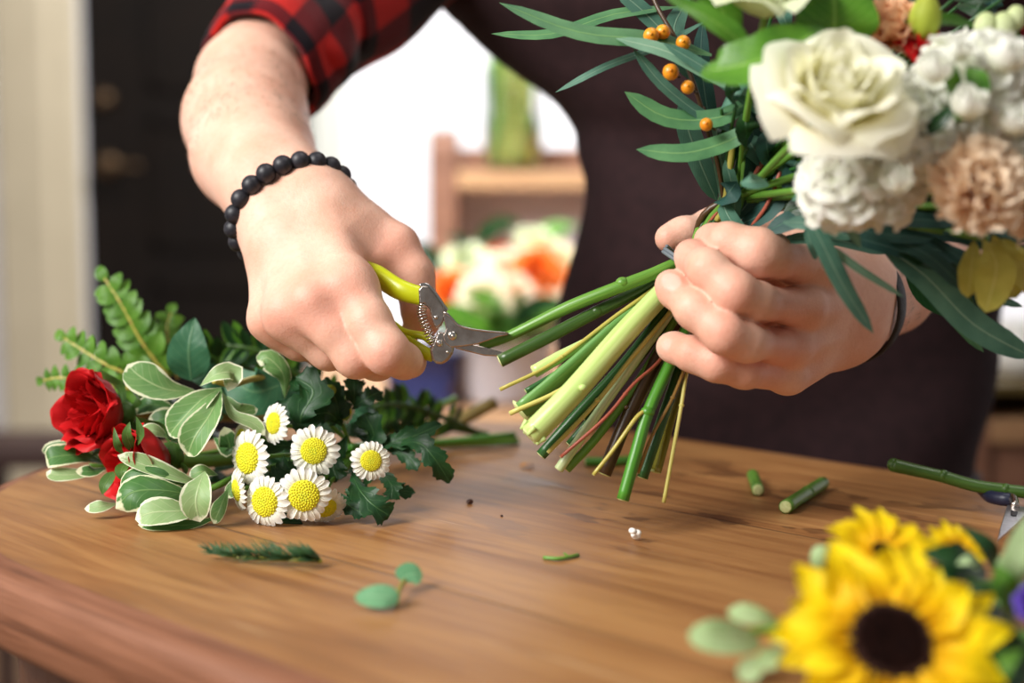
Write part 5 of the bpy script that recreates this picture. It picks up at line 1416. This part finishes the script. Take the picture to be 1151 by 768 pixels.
    for pts, L, n, lb in fronds:
        rtf = thing('fern_frond', lb, 'foliage', P(*pts[0]), 'fern fronds behind the roses')
        q = smooth(pl(*pts), 8); MB().tube(q, [.0013, .0006], n=6, sub=1).build('stem', M_['st_tan'], rtf)
        m = len(q) - 1; fr = frames(q, TOCAM)
        for i in range(n):
            v = .12 + .86 * i / (n - 1); j = min(int(v * m), m); t, a, b = fr[j]; l = L * 1.15 * .9 / F * (1 - .35 * v)
            for s in ((-1, 1) if i < n - 1 else (0,)):
                dv = (b * s * .85 + t * .55 + a * rn.uniform(-.15, .25)).normalized() if s else t
                mb = MB(); leaf(mb, [q[j], q[j] + dv * l * .5 + a * .001, q[j] + dv * l - a * .002], l * .34, n=a + t * .2, kind='lance', nv=8, nu=4, fold=.15); mb.build('leaflet', M_['fern'], rtf)
    # fine greens at the back of the bunch
    for k, (pts, lb) in enumerate((([(395, 462, .93), (340, 425, .90), (290, 395, .89), (255, 388, .89)], 'dim feathery sprig behind the rose leaves below the hand'), ([(540, 488, 1.0), (500, 470, .97), (450, 455, .94), (400, 462, .92)], 'leafy green sprig with its cut end lying behind the chrysanthemums'),
                                   ([(512, 448, 1.0), (480, 462, .97), (440, 472, .945), (400, 476, .93)], 'thin green sprig lying next to the thick tan rose stem'), ([(300, 420, .91), (250, 405, .895), (225, 395, .89)], 'small dark sprig behind the upright rose leaf'))):
        rtf = thing('green_sprig', lb, 'foliage', P(*pts[1]), 'fine green sprigs at the back of the bunch')
        q = smooth(pl(*pts), 8); MB().tube(q, [.0022, .0014], n=8, sub=1).build('stem', M_['st_dark' if k != 2 else 'st_green'], rtf)
        m = len(q) - 1; fr = frames(q, TOCAM)
        for i in range(13 if k != 1 else 16):
            v = .28 + .70 * i / 14 if k else .2 + .8 * i / 13; j = min(int(v * m), m); t, a, b = fr[j]
            for s in (-1, 1):
                l = rn.uniform(.011, .018); dv = (b * s * .8 + t * .5 + a * rn.uniform(-.1, .5)).normalized()
                mb = MB(); leaf(mb, [q[j], q[j] + dv * l * .5, q[j] + dv * l], l * .22, n=a, kind='lance', nv=6, nu=4); mb.build('leaflet', M_[('fern', 'deep', 'bright', 'deep')[(k + i) % 4]], rtf)
    stem_only = thing('flower_stem', 'bare green stem end lying nearest the man behind the chrysanthemums', 'flower stem', P(480, 470, .98))
    stem(stem_only, [(405, 480, .93), (450, 478, .95), (500, 480, .985), (548, 489, 1.0)], .0025, 'st_dark')
    # --- chrysanthemum spray
    Cc = thing('chrysanthemum_spray', 'spray of white and yellow button chrysanthemums with dark lobed leaves', 'flower', P(345, 585, .755))
    hub = P(400, 505, .83)
    heads = [(353, 507, .765, 29, (-.05, -1, .15)), (342, 557, .745, 31, (-.02, -1, .05)), (299, 564, .748, 30, (-.45, -.9, .05)), (280, 515, .762, 31, (-.62, -.78, .10)), (309, 476, .775, 24, (-.72, -.70, .15)), (417, 518, .758, 23, (.10, -1, .12)),
             (272, 491, .778, 17, (-.75, -.65, .2)), (268, 551, .757, 24, (-.93, -.45, -.1)), (366, 570, .752, 24, (.35, -.8, -.45)), (386, 463, .80, 18, (.55, -.8, .1))]
    for i, (x, y, d, rp, ax) in enumerate(heads):
        c = P(x, y, d); e = empty('flower_head', c, Cc); ax, a, b = basis(ax); r = rp * d / F
        mb = MB(); n = 21 if i not in (9,) else 15; ph0 = rn.random(); dr = .58 if i in (1, 2, 3) else .52
        short = .8 if i == 9 else 1
        for k in range(n):
            for ringk in ((0,) if k % 3 else (0, 1)):
                an = ph0 + 2 * PI * (k + .5 * ringk) / n + rn.uniform(-.05, .05); dd = a * math.cos(an) + b * math.sin(an); ee = b * math.cos(an) - a * math.sin(an)
                L = r * rn.uniform(.92, 1.05) * short * (1 - .12 * ringk); w = r * .155; z0 = rn.uniform(-.014, .014) - .05 * ringk
                def fn(u, v):
                    s = u * 2 - 1; wv = w * (.55 + .6 * v) * (1 - max(0, v - .7) ** 2 * 8)
                    return c + dd * (r * .42 + (L - r * .42) * v) + ee * (s * max(wv, w * .1)) + ax * (r * (.06 + z0 + .10 * math.sin(v * 2.6) - .16 * v * v - .05 * (1 - s * s)))
                mb.grid(fn, 4, 6)
        mb.build('ray_petals', M_['ray'], e)
        mb = MB(); R0 = r * dr
        def dome(u, v): 
            rr = R0 * math.sin(v * PI / 2); return c + (a * math.cos(2 * PI * u) + b * math.sin(2 * PI * u)) * rr + ax * (R0 * .34 * math.cos(v * PI / 2) + r * .06)
        mb.grid(dome, 28, 8, cu=True, flip=True)
        N = 110
        for k in range(N):
            q = math.sqrt((k + .5) / N) * .97; an = k * 2.39996; h = math.sqrt(max(0, 1 - q * q))
            p = c + (a * math.cos(an) + b * math.sin(an)) * R0 * q + ax * (R0 * .34 * h + r * .06)
            mb.ball(p, r * .042, 6, mi=1 if q < .33 else 0)
        mb.build('disc', [M_['disc'], M_['disc_green']], e)
        mb = MB(); mb.lathe(c, [(0, -r * .22), (r * .12, -r * .22), (r * .34, -r * .08), (r * .5, r * .05)], 14, ax); mb.build('calyx', M_['sepal'], e)
        mid = c - ax * r * .9; mid = mid.lerp(hub, .25); 
        s1 = MB().tube([c - ax * r * .15, mid, hub.lerp(mid, .35) + Vector((0, 0, -.004)), hub], .0011, n=8, sub=6).build('stalk', M_['st_green'], Cc)
    e = empty('flower_buds', P(362, 447, .80), Cc); e['label'] = 'round yellow green buds'
    for x, y, s in ((354, 448, 8), (371, 440, 9.5), (357, 462, 6.5), (365, 452, 6), (388, 467, 6)):
        mb = MB(); mb.ball(P(x, y, .80), s * .8 / F, 16, sc=(1, 1, .85)); mb.ball(P(x, y + s * .5, .801), s * .7 * .8 / F, 10); mb.build('bud', M_['bud'], e); MB().tube([P(x, y + s * .6, .80), P(370, 475, .81), P(395, 500, .83)], .0009, n=6).build('stalk', M_['st_green'], Cc)
    stem(Cc, [(395, 503, .82), (430, 500, .86), (480, 499, .93), (578, 489, .98)], [.0022, .0023, .0022], 'st_bright')
    for p, w, lo in (([(345, 492, .79), (338, 470, .782), (352, 440, .785), (332, 424, .79)], 26, 4), ([(385, 480, .80), (370, 465, .79), (350, 465, .787), (310, 455, .79)], 22, 4), ([(392, 470, .81), (398, 448, .805), (398, 424, .81)], 16, 3), ([(395, 460, .80), (412, 448, .795), (428, 440, .80)], 14, 3), ([(395, 532, .775), (405, 552, .755), (420, 568, .748), (438, 580, .75)], 22, 4), ([(440, 500, .80), (470, 498, .785), (488, 515, .78), (506, 543, .785)], 17, 4), ([(400, 490, .815), (430, 498, .80), (460, 492, .795), (496, 477, .80)], 15, 4),
                      ([(415, 520, .795), (432, 535, .785), (447, 550, .78), (466, 553, .785)], 12, 4), ([(425, 530, .79), (440, 545, .78), (440, 562, .775)], 13, 3), ([(370, 480, .80), (380, 460, .795), (365, 425, .80)], 18, 3), ([(390, 490, .80), (375, 520, .79), (380, 540, .785)], 20, 3), ([(360, 530, .785), (330, 530, .775), (310, 525, .775)], 18, 3), ([(350, 545, .78), (318, 540, .77), (300, 535, .77)], 16, 3), ([(405, 505, .81), (420, 490, .80), (410, 465, .80)], 20, 3),
                      ([(340, 500, .80), (310, 500, .79), (285, 488, .79)], 16, 3), ([(420, 535, .78), (405, 548, .77), (392, 560, .765)], 13, 3), ([(330, 575, .765), (310, 585, .757), (340, 588, .753)], 8, 3), ([(435, 505, .80), (455, 512, .795), (470, 528, .79)], 12, 3), ([(380, 555, .77), (395, 570, .757), (412, 578, .752)], 14, 3)):
        mb = MB(); lobed_leaf(mb, pl(*p), w * p[0][2] / F, n=TOCAM + Vector((rn.uniform(-.3, .3), 0, .45)), lobes=lo, seed=rn.random() * 6); mb.build('leaf', M_['mum_leaf'], Cc)
    # filling dark leaves inside the pile
    fill = thing('leafy_branch', 'dark leafy branch lying inside the bunch under the roses and chrysanthemums', 'foliage', P(280, 540, .83))
    stem(fill, [(150, 505, .84), (250, 520, .86), (380, 505, .90), (455, 492, .95)], .0022, 'st_deep')
    for k in range(30):
        x, y = rn.uniform(150, 430), rn.uniform(440, 540); d = .845 + rn.uniform(0, .04) + (500 - y) * .0002; an = rn.uniform(2.2, 4.2); l = rn.uniform(30, 48)
        lf(fill, [(x, y, d), (x + l * .5 * math.cos(an), y - l * .4 * math.sin(an) * .6, d - .01), (x + l * math.cos(an), y - l * math.sin(an) * .6, d - .006)], rn.uniform(11, 17), rn.choice(['deep', 'deep', 'mum_leaf', 'roseleaf']), 'ovate', nv=8, nu=4)
EXTRA.append(bunch)

def sunflowers():
    rn = random.Random(23); up = Vector((0, 0, 1)); rt = Vector((1, 0, 0)); tc = TOCAM + up * .8
    def sun(c, ax, r, rd, n, label, seed, skip=None):
        rs = random.Random(seed); ax, a, b = basis(ax)
        root = thing('sunflower', label, 'sunflower', c, 'sunflowers in the near corner')
        for ring, (m, s, lift) in enumerate(((n, 1.0, .10), (n, .9, .30))):
            for k in range(m):
                an = 2 * PI * (k + .5 * ring) / m + rs.uniform(-.1, .1); dd = a * math.cos(an) + b * math.sin(an); L = r * s * rs.uniform(.88, 1.08); lf_ = lift + rs.uniform(-.1, .22)
                e = b * math.cos(an) - a * math.sin(an); w = r * .165 * rs.uniform(.9, 1.15); q = rs.random() * 6; bend = rs.uniform(-.12, .12)
                mb = MB()
                def fn(u, v):
                    x = u * 2 - 1; ww = w * (min(1, .45 + v * 1.5)) * max(.04, (1 - max(0, v - .5) ** 1.6 * 2.9))
                    return c + dd * (rd * .9 + (L - rd * .9) * v * (1 - .12 * lf_)) + e * (x * ww + bend * r * v * v) + ax * ((L - rd) * (lf_ * v - .28 * v * v) + w * .35 * x * x + w * .08 * math.cos(x * 9) + .04 * r * math.sin(v * 6 + q))
                mb.grid(fn, 8, 10); mb.build('petal', M_['sun'], root)
        mb = MB()
        def dome(u, v):
            rr = rd * math.sin(v * PI / 2); return c + (a * math.cos(2 * PI * u) + b * math.sin(2 * PI * u)) * rr + ax * (rd * .28 * math.cos(v * PI / 2) * (1 - .45 * math.exp(-(v / .3) ** 2)) + rd * .08)
        mb.grid(dome, 36, 12, cu=True, flip=True)
        N = 260
        for k in range(N):
            q = math.sqrt((k + .5) / N); an = k * 2.39996; v = math.asin(min(1, q)) / (PI / 2); p = dome(an / (2 * PI), v)
            mb.ball(p, rd * .055, 6, mi=1 if q > .8 else 0)
        mb.build('disc', [M_['disc_dark'], M_['disc_ring']], root)
        mb = MB(); mb.lathe(c, [(0, -rd * .9), (rd * .35, -rd * .85), (rd * .9, -rd * .45), (rd * 1.1, rd * .02)], 24, ax); mb.build('calyx', M_['sepal'], root)
        for k in range(14):
            an = k * 2 * PI / 14; dd = a * math.cos(an) + b * math.sin(an); q = c - ax * rd * .35
            mb = MB(); leaf(mb, [q + dd * rd * .8, q + dd * rd * 1.4, q + dd * rd * 1.9 - ax * rd * .35], rd * .28, n=-ax, kind='lance', nv=7, nu=4); mb.build('bract', M_['sepal'], root)
        return root, ax
    c = P(1000, 724, .500); s1, ax = sun(c, TOCAM * .80 + up * .62 + rt * .05, 143 * .5 / F, 49 * .5 / F, 15, 'nearest sunflower with its dark brown disc turned to the camera', 31)
    q = c - ax * .012
    MB().tube([q, q + Vector((.02, .02, -.002)), Vector((q.x + .09, q.y + .02, T + .006)), Vector((q.x + .2, q.y - .02, T + .005))], .0045, n=10).build('stem', M_['st_green'], s1)
    c = P(993, 622, .560); s2, ax = sun(c, TOCAM * .60 + up * .9 + rt * .1, 72 * .56 / F, 15 * .56 / F, 12, 'smaller sunflower behind the near one, its disc hidden by petals', 33)
    q = c - ax * .01
    MB().tube([q, q + Vector((.02, .01, -.008)), Vector((q.x + .09, q.y + .03, T + .006)), Vector((q.x + .2, q.y + .0, T + .005))], .004, n=10).build('stem', M_['st_green'], s2)
    c = P(1076, 618, .575); s3, ax = sun(c, TOCAM * .75 + up * .75 + rt * .2, 40 * .575 / F, 9 * .575 / F, 9, 'smallest sunflower bloom peeping out over a green leaf', 35)
    q = c - ax * .008
    MB().tube([q, Vector((q.x + .03, q.y + .01, T + .007)), Vector((q.x + .14, q.y, T + .005))], .003, n=10).build('stem', M_['st_green'], s3)
    def lf(root, pts, w, mt, kind='obovate', n=None, **k):
        mb = MB(); d = sum(a[2] for a in pts) / len(pts); k.setdefault('fold', .12)
        leaf(mb, pl(*pts), w * d / F, n=n if n is not None else tc, kind=kind, seed=rn.random(), **k); return mb.build('leaf', M_[mt], root)
    e = thing('sage_green_sprig', 'sprig of pale sage green oval leaves in front of the sunflowers', 'foliage', P(840, 728, .53), 'pale sprigs round the sunflowers')
    MB().tube(pl((900, 700, .525), (865, 708, .525), (838, 712, .522)), .0014, n=8).build('stem', M_['st_green'], e)
    for p, w, k in (([(855, 722, .52), (828, 718, .512), (798, 716, .508), (773, 712, .510)], 22, 'round'), ([(878, 702, .53), (858, 694, .527), (835, 690, .527), (818, 686, .53)], 13, 'obovate'), ([(880, 728, .517), (868, 738, .51), (856, 752, .507)], 13, 'obovate'), ([(862, 738, .512), (846, 750, .507), (832, 766, .505)], 14, 'obovate'), ([(905, 700, .53), (885, 712, .522), (868, 722, .518)], 11, 'obovate')):
        lf(e, p, w, 'sage', k)
    e = thing('sage_green_sprig', 'pale green bud sprig between the two sunflowers on the wood', 'foliage', P(925, 640, .575), 'pale sprigs round the sunflowers')
    MB().tube(pl((975, 655, .57), (945, 642, .572), (926, 632, .572)), .0013, n=8).build('stem', M_['st_green'], e)
    mb = MB(); mb.ball(P(923, 627, .57), 14 * .57 / F, 16, sc=(.9, .9, 1.05)); mb.build('bud', M_['sage'], e)
    lf(e, [(945, 640, .572), (935, 622, .568), (930, 612, .569)], 8, 'sage')
    e = thing('leafy_spray', 'stem of broad dark leaves filling the corner beside the near sunflower', 'foliage', P(1105, 690, .545), 'green leaves in the near corner')
    MB().tube(pl((1050, 640, .565), (1100, 680, .555), (1150, 730, .53), (1200, 780, .51)), .003, n=10).build('stem', M_['st_deep'], e)
    for p, w, m in (([(1110, 645, .56), (1075, 628, .55), (1035, 622, .55)], 20, 'deep'), ([(1130, 700, .54), (1105, 680, .53), (1085, 650, .535)], 26, 'deep'), ([(1155, 730, .525), (1120, 720, .518), (1085, 715, .52)], 26, 'deep'), ([(1165, 770, .51), (1130, 760, .503), (1075, 765, .505)], 26, 'deep'), ([(1120, 640, .57), (1110, 615, .565), (1080, 590, .57)], 13, 'deep'), ([(1140, 690, .54), (1130, 660, .533), (1120, 635, .535)], 20, 'bright'), ([(1150, 745, .52), (1135, 722, .512), (1135, 690, .515)], 18, 'deep'), ([(1110, 780, .50), (1125, 750, .495), (1150, 730, .497)], 14, 'fern'), ([(1090, 655, .555), (1070, 645, .548), (1045, 645, .55)], 14, 'deep'), ([(1100, 700, .54), (1110, 730, .53), (1100, 760, .525)], 22, 'deep')):
        lf(e, p, w, m, 'ovate')
    e = thing('pale_leaf_sprig', 'whitish green leaves at the edge of the photo under the knife blade', 'foliage', P(1145, 650, .555), 'green leaves in the near corner')
    MB().tube(pl((1110, 700, .55), (1135, 660, .552), (1150, 620, .56)), .002, n=8).build('stem', M_['st_green'], e)
    for p, w in (([(1140, 668, .545), (1142, 635, .54), (1152, 600, .545), (1160, 575, .55)], 17), ([(1130, 660, .55), (1126, 640, .545), (1130, 620, .548)], 9), ([(1100, 640, .55), (1090, 630, .546), (1075, 634, .548)], 8)):
        lf(e, p, w, 'sage', 'ovate')
    c = P(1169, 682, .525); e = thing('purple_flower', 'purple bloom just showing at the edge of the photo beside the leaves', 'flower', c)
    rose(e, c, TOCAM * .7 + up * .7 - rt * .3, 24 * .525 / F, M_['purple'], rnd=rn, seg=(8, 8)); MB().tube([c - up * .004, Vector((c.x + .02, c.y + .01, T + .006)), Vector((c.x + .08, c.y, T + .004))], .0022, n=8).build('stem', M_['st_green'], e)
EXTRA.append(sunflowers)

def scraps():
    rn = random.Random(5); up = Vector((0, 0, 1))
    def bit(name, label, cat, pts, r, mt, group=None, sub=6):
        q = [Tb(x, y, h) for x, y, h in pts]
        root = thing(name, label, cat, (q[0] + q[-1]) / 2 - up * r, group)
        mb = MB(); mb.tube(q, r, n=14, sub=sub)
        for a, b in ((q[0], q[1]), (q[-1], q[-2])):
            t = (a - b).normalized(); _, x, y = basis(t); rr = r if not isinstance(r, list) else r[0 if a is q[0] else -1]
            mb.ball(a, rr * .92, 12, sc=(1, 1, .2), rot=Matrix((x, y, t)).transposed(), mi=1)
        mb.build('stem', [M_[mt], M_['cut_end']], root)
        return root
    G = 'cut stem ends on the table'
    bit('stem_cutting', 'short stub of green stem standing end-on beside a longer cutting', 'stem cutting', [(846, 534, .0034), (849, 542, .0034), (852, 551, .0034)], .0034, 'st_green', G)
    r = bit('stem_cutting', 'thick green cutting with a node lying slantwise on the bare wood', 'stem cutting', [(883, 570, .0037), (903, 557, .0037), (925, 543, .0037)], .0036, 'st_green', G)
    mb = MB(); mb.ball(Tb(908, 553, .0042), .0042, 10, sc=(1, 1, .8)); mb.build('node', M_['st_green'], r)
    bit('stem_cutting', 'green cutting lying behind the hanging stems near the apron', 'stem cutting', [(658, 519, .003), (690, 519, .003), (722, 515, .003)], .0028, 'st_bright', G)
    # thick stem lying over the knife
    root = thing('branch_stem', 'thick rough green stem lying across the knife handle', 'flower stem', P(1080, 540, .79))
    mb = MB(); q = [P(1004, 523, .80), P(1025, 528, .797), P(1060, 536, .792), P(1095, 546, .787), P(1130, 551, .782), P(1175, 556, .775)]
    mb.tube(q, [8 * .79 / F, 7 * .79 / F, 7.2 * .79 / F, 7 * .79 / F], n=14, sub=6); mb.ball(q[0], 8.8 * .8 / F, 12, sc=(.8, .8, .9))
    mb.ball(q[2] + Vector((0, -.0005, .0006)), 7.1 * .79 / F, 10); mb.ball(q[4] + Vector((0, -.0005, .0004)), 7.2 * .79 / F, 10)
    mb.build('stem', M_['st_dark2'], root)
    # small leaf pair in front
    root = thing('leaf_pair', 'two small round leaves on one thin stalk in front on the table', 'leaf', Tb(440, 672))
    g = lambda x, y, h: Tb(x, y) + up * h
    MB().tube([g(446, 684, .002), g(449, 674, .004), g(455, 666, .005)], .0009, n=8).build('stalk', M_['st_olive'], root)
    for p, w in (([g(447, 686, .003), g(436, 686, .0052), g(418, 686, .0056), g(399, 684, .0052)], .0058), ([g(450, 666, .0048), g(457, 664, .0062), g(466, 663, .0068), g(475, 662, .0062)], .0062)):
        mb = MB(); leaf(mb, p, w, n=up * .75 + TOCAM * .65, kind='round', fold=.05); mb.build('leaf', M_['leaf_mint'], root)
    # fir tip
    root = thing('fir_tip', 'broken fir twig tip lying on the table in front of the bunch', 'twig', Tb(302, 628))
    q = smooth([Tb(240, 622, .003), Tb(270, 627, .003), Tb(310, 629, .003), Tb(345, 630, .0035), Tb(362, 631, .003)], 14)
    MB().tube(q, [.0007, .0011], n=6, sub=1).build('twig', M_['st_olive'], root)
    mb = MB(); n = len(q); fr = frames(q, up)
    for k in range(150):
        v = k / 150; j = min(int(v * n), n - 1); t, a, b = fr[j]; an = rn.uniform(-1.5, 1.5)
        d = (-t * .75 + (a * math.cos(an) + b * math.sin(an)) * .75).normalized(); l = rn.uniform(.008, .0135) * (.6 + .4 * min(1, v * 2))
        mb.tube([q[j], q[j] + d * l * .5 + up * .0003, q[j] + d * l], [.00045, .0004, .0001], n=5, sub=1)
    tag(mb.build('needles', M_['needle'], root), kind='stuff')
    # thin chip, bud, seed and crumbs
    root = thing('twig_bit', 'thin sliver of green stalk lying alone in the middle of the table', 'twig', Tb(631, 627))
    MB().tube([Tb(611, 627, .001), Tb(630, 628, .0012), Tb(650, 624, .001)], .0009, n=8).tube([Tb(640, 626.5, .0012), Tb(634, 622, .002)], .0005, n=6).build('stalk', M_['st_green'], root)
    root = thing('white_petal_bit', 'tiny crumpled white bloom lying on the table under the stems', 'petal', Tb(713, 601))
    for dx, dy, h in ((0, 0, .003), (4, -2, .005), (-2, -4, .006), (2, 2, .002)):
        mb = MB(); mb.ball(Tb(713 + dx, 601 + dy, h), .0019, 10, sc=(1.2, .9, .8), rot=Matrix.Rotation(dx + 1, 3, 'Z')); mb.build('petal', M_['cream_bit'], root)
    for x, y, s, lb in ((528, 564, .0017, 'dark round seed lying beside the chrysanthemum leaves'), (564, 580, .0007, 'tiny dark crumb nearer the stems than the seed')):
        mb = MB(); mb.ball(Tb(x, y, s * .8), s, 12, sc=(1.1, .9, .85)); o = mb.build('seed', M_['seed']); tag(o, lb, 'seed')
    mb = MB(); q = Tb(592, 524, .0008); leaf(mb, [Tb(584, 525, .001), Tb(592, 523, .0018), Tb(600, 523, .001)], .0035, n=up, kind='round', nv=6); o = mb.build('petal_scrap', M_['yellow_scrap']); tag(o, 'small orange yellow petal scrap on the table behind the stems', 'petal')
EXTRA.append(scraps)
def plate(mb, poly, d, th, mi=0, tilt=None):
    """steel plate from an outline in the secateurs' own plane"""
    return mb.prism([P(x, y, d if tilt is None else d + tilt * (x - 510)) for x, y in poly][::-1], _f * th, mi)
def secateurs():
    k = .755 / F
    root = thing('secateurs', 'bypass secateurs with lime green grips cutting a bouquet stem', 'secateurs', P(510, 378, .755))
    # upper grip and its steel tang
    mb = MB(); mb.tube([P(372, 286, .795), P(398, 298, .785), P(424, 310, .768), P(448, 325, .757), P(473, 333, .7545), P(478, 334, .7545)], [8 * k, 10 * k, 12.5 * k, 12 * k, 10.5 * k, 9.5 * k], n=18, sub=6, flat=.72, up=_u)
    mb.build('grip', M_['grip'], root)
    mb = MB(); plate(mb, [(470, 325), (474, 321), (481, 322), (488, 330), (497, 343), (503, 352), (500, 358), (496, 366), (490, 370), (486, 362), (483, 348), (477, 342), (471, 342)], .7505, .007)
    mb.build('tang', M_['steel'], root, sm=False, bevel=.0009)
    mb = MB(); mb.tube([P(472, 322, .7535), P(480, 321.5, .7535), P(489, 331, .7535), P(497, 343, .7535), P(502, 350, .7535)], [2.6 * k, 2.4 * k], n=10, sub=5, flat=1.5); mb.build('tang_rim', M_['chrome'], root)
    # cutting blade
    mb = MB(); b = [(498, 350), (504, 352), (510, 360), (516, 366), (528, 369.5), (545, 372), (560, 373), (572, 374), (571, 377), (560, 379), (548, 383.5), (536, 387.5), (520, 389.5), (507, 391), (500, 386), (498, 378), (501, 370), (499, 360)]
    plate(mb, b, .7485, .0028); mb.build('cutting_blade', M_['steel'], root, sm=False, bevel=.0006)
    mb = MB(); mb.tube([P(499, 351, .7482), P(507, 357, .7482), P(516, 366, .7482), P(530, 370, .7482), P(550, 372.6, .7482), P(571, 374.4, .7482)], [1.3 * k, .9 * k], n=8, sub=4); mb.build('blade_spine', M_['chrome'], root)
    # hooked counter blade and lower tang
    mb = MB(); plate(mb, [(506, 380), (520, 385), (534, 388), (548, 391), (562, 395), (578, 400), (577, 403), (560, 401), (544, 400), (528, 396), (512, 392)], .7525, .0035)
    mb.build('hook_blade', M_['steel'], root, sm=False, bevel=.0006)
    mb = MB(); plate(mb, [(492, 372), (500, 374), (508, 380), (511, 388), (509, 397), (504, 405), (497, 410), (490, 409), (485, 404), (483, 394), (486, 386)], .7500, .008)
    mb.build('tang', M_['steel'], root, sm=False, bevel=.0012)
    mb = MB(); mb.tube([P(430, 366, .792), P(440, 372, .778), P(455, 383, .766), P(470, 393, .7575), P(487, 401, .7545)], [8 * k, 10 * k, 9 * k, 8.5 * k, 6.5 * k], n=18, sub=6, flat=.62, up=_u); mb.build('grip', M_['grip'], root)
    mb = MB(); mb.tube([P(440, 364, .775), P(455, 374, .766), P(476, 378, .761), P(486, 386, .757)], [5 * k, 5 * k, 4 * k], n=12, sub=5, flat=.8); mb.build('grip_spine', M_['grip'], root)
    # pivot bolt
    def bolt(x, y, d, r, h):
        mb = MB(); c = P(x, y, d); mb.lathe(c, [(0, h), (r * .6, h * .95), (r, h * .5), (r, -h), (0, -h)], 20, TOCAM); mb.ball(c + TOCAM * h * .9, r * .3, 8); return mb.build('pivot_bolt', M_['chrome'], root)
    bolt(508.5, 377.5, .7478, 5.2 * k, .0012); bolt(490, 357, .7498, 2.4 * k, .0008); bolt(494, 386, .7495, 4.0 * k, .001); bolt(503, 396, .7496, 1.6 * k, .0006)
    # coil spring
    cl = smooth([P(476, 341, .7525), P(474, 352, .752), P(478, 366, .7515), P(484, 380, .752), P(489, 391, .7525)], 40); fr = frames(cl); n = len(cl)
    hel = [c + (a * math.cos(i / n * 2 * PI * 16) + b * math.sin(i / n * 2 * PI * 16)) * (5.0 * k) for i, (c, (t, a, b)) in enumerate(zip(cl, fr))]
    mb = MB(); mb.tube(hel, .75 * k, n=6, sub=2); mb.build('spring', M_['chrome'], root)
def knife():
    root = thing('knife', 'knife with dark blue handle and pale steel blade under the thick stem', 'knife', Tb(1128, 566))
    h = .011
    a, b, c = Tb(1102, 553, .008), Tb(1120, 562, .008), Tb(1141, 564, .008)
    mb = MB(); mb.tube([Tb(1101, 551, .008), Tb(1112, 558, .008), Tb(1126, 561, .008), Tb(1136, 562, .008)], [.0022, .0034, .0036, .0034], n=14, sub=6, flat=.8, up=(0, 0, 1)); mb.build('handle', M_['navy'], root)
    mb = MB(); mb.tube([Tb(1133, 560, .008), Tb(1139, 563, .008), Tb(1141, 571, .006)], [.0034, .0034, .0032], n=12, sub=5, flat=.7, up=(0, 0, 1)); mb.build('bolster', M_['steel'], root)
    poly = [Tb(1132, 571, .0045), Tb(1140, 570, .0045), Tb(1156, 575, .0045), Tb(1152, 582, .0045), Tb(1140, 594, .0045), Tb(1121, 610, .0045), Tb(1124, 597, .0045)]
    mb = MB(); mb.prism(poly, Vector((0, 0, .0016))); o = mb.build('blade', M_['blade'], root, sm=False, bevel=.0004)
    q = [Tb(x, y, .0063) for x, y in ((1136, 574), (1139.5, 574.5), (1139.5, 576), (1141, 575.5), (1144, 576), (1142.5, 580), (1136, 579.5))]
    mb = MB(); mb.prism(q, Vector((0, 0, .0003))); mb.build('maker_mark', M_['mark'], o, sm=False)
EXTRA += [secateurs, knife]
def main():
    global TANG
    make_materials()
    setup_camera()
    build_room(); build_table(); build_light()
    build_background()
    build_person()
    for f in EXTRA: f()
    for o in S.objects:
        if 'org' in o: del o['org']
    vs = S.view_settings
    vs.view_transform = 'Standard'; vs.look = 'None'; vs.gamma = 1.0; vs.exposure = 0.6; vs.use_curve_mapping = False
    S.display_settings.display_device = 'sRGB'
main()
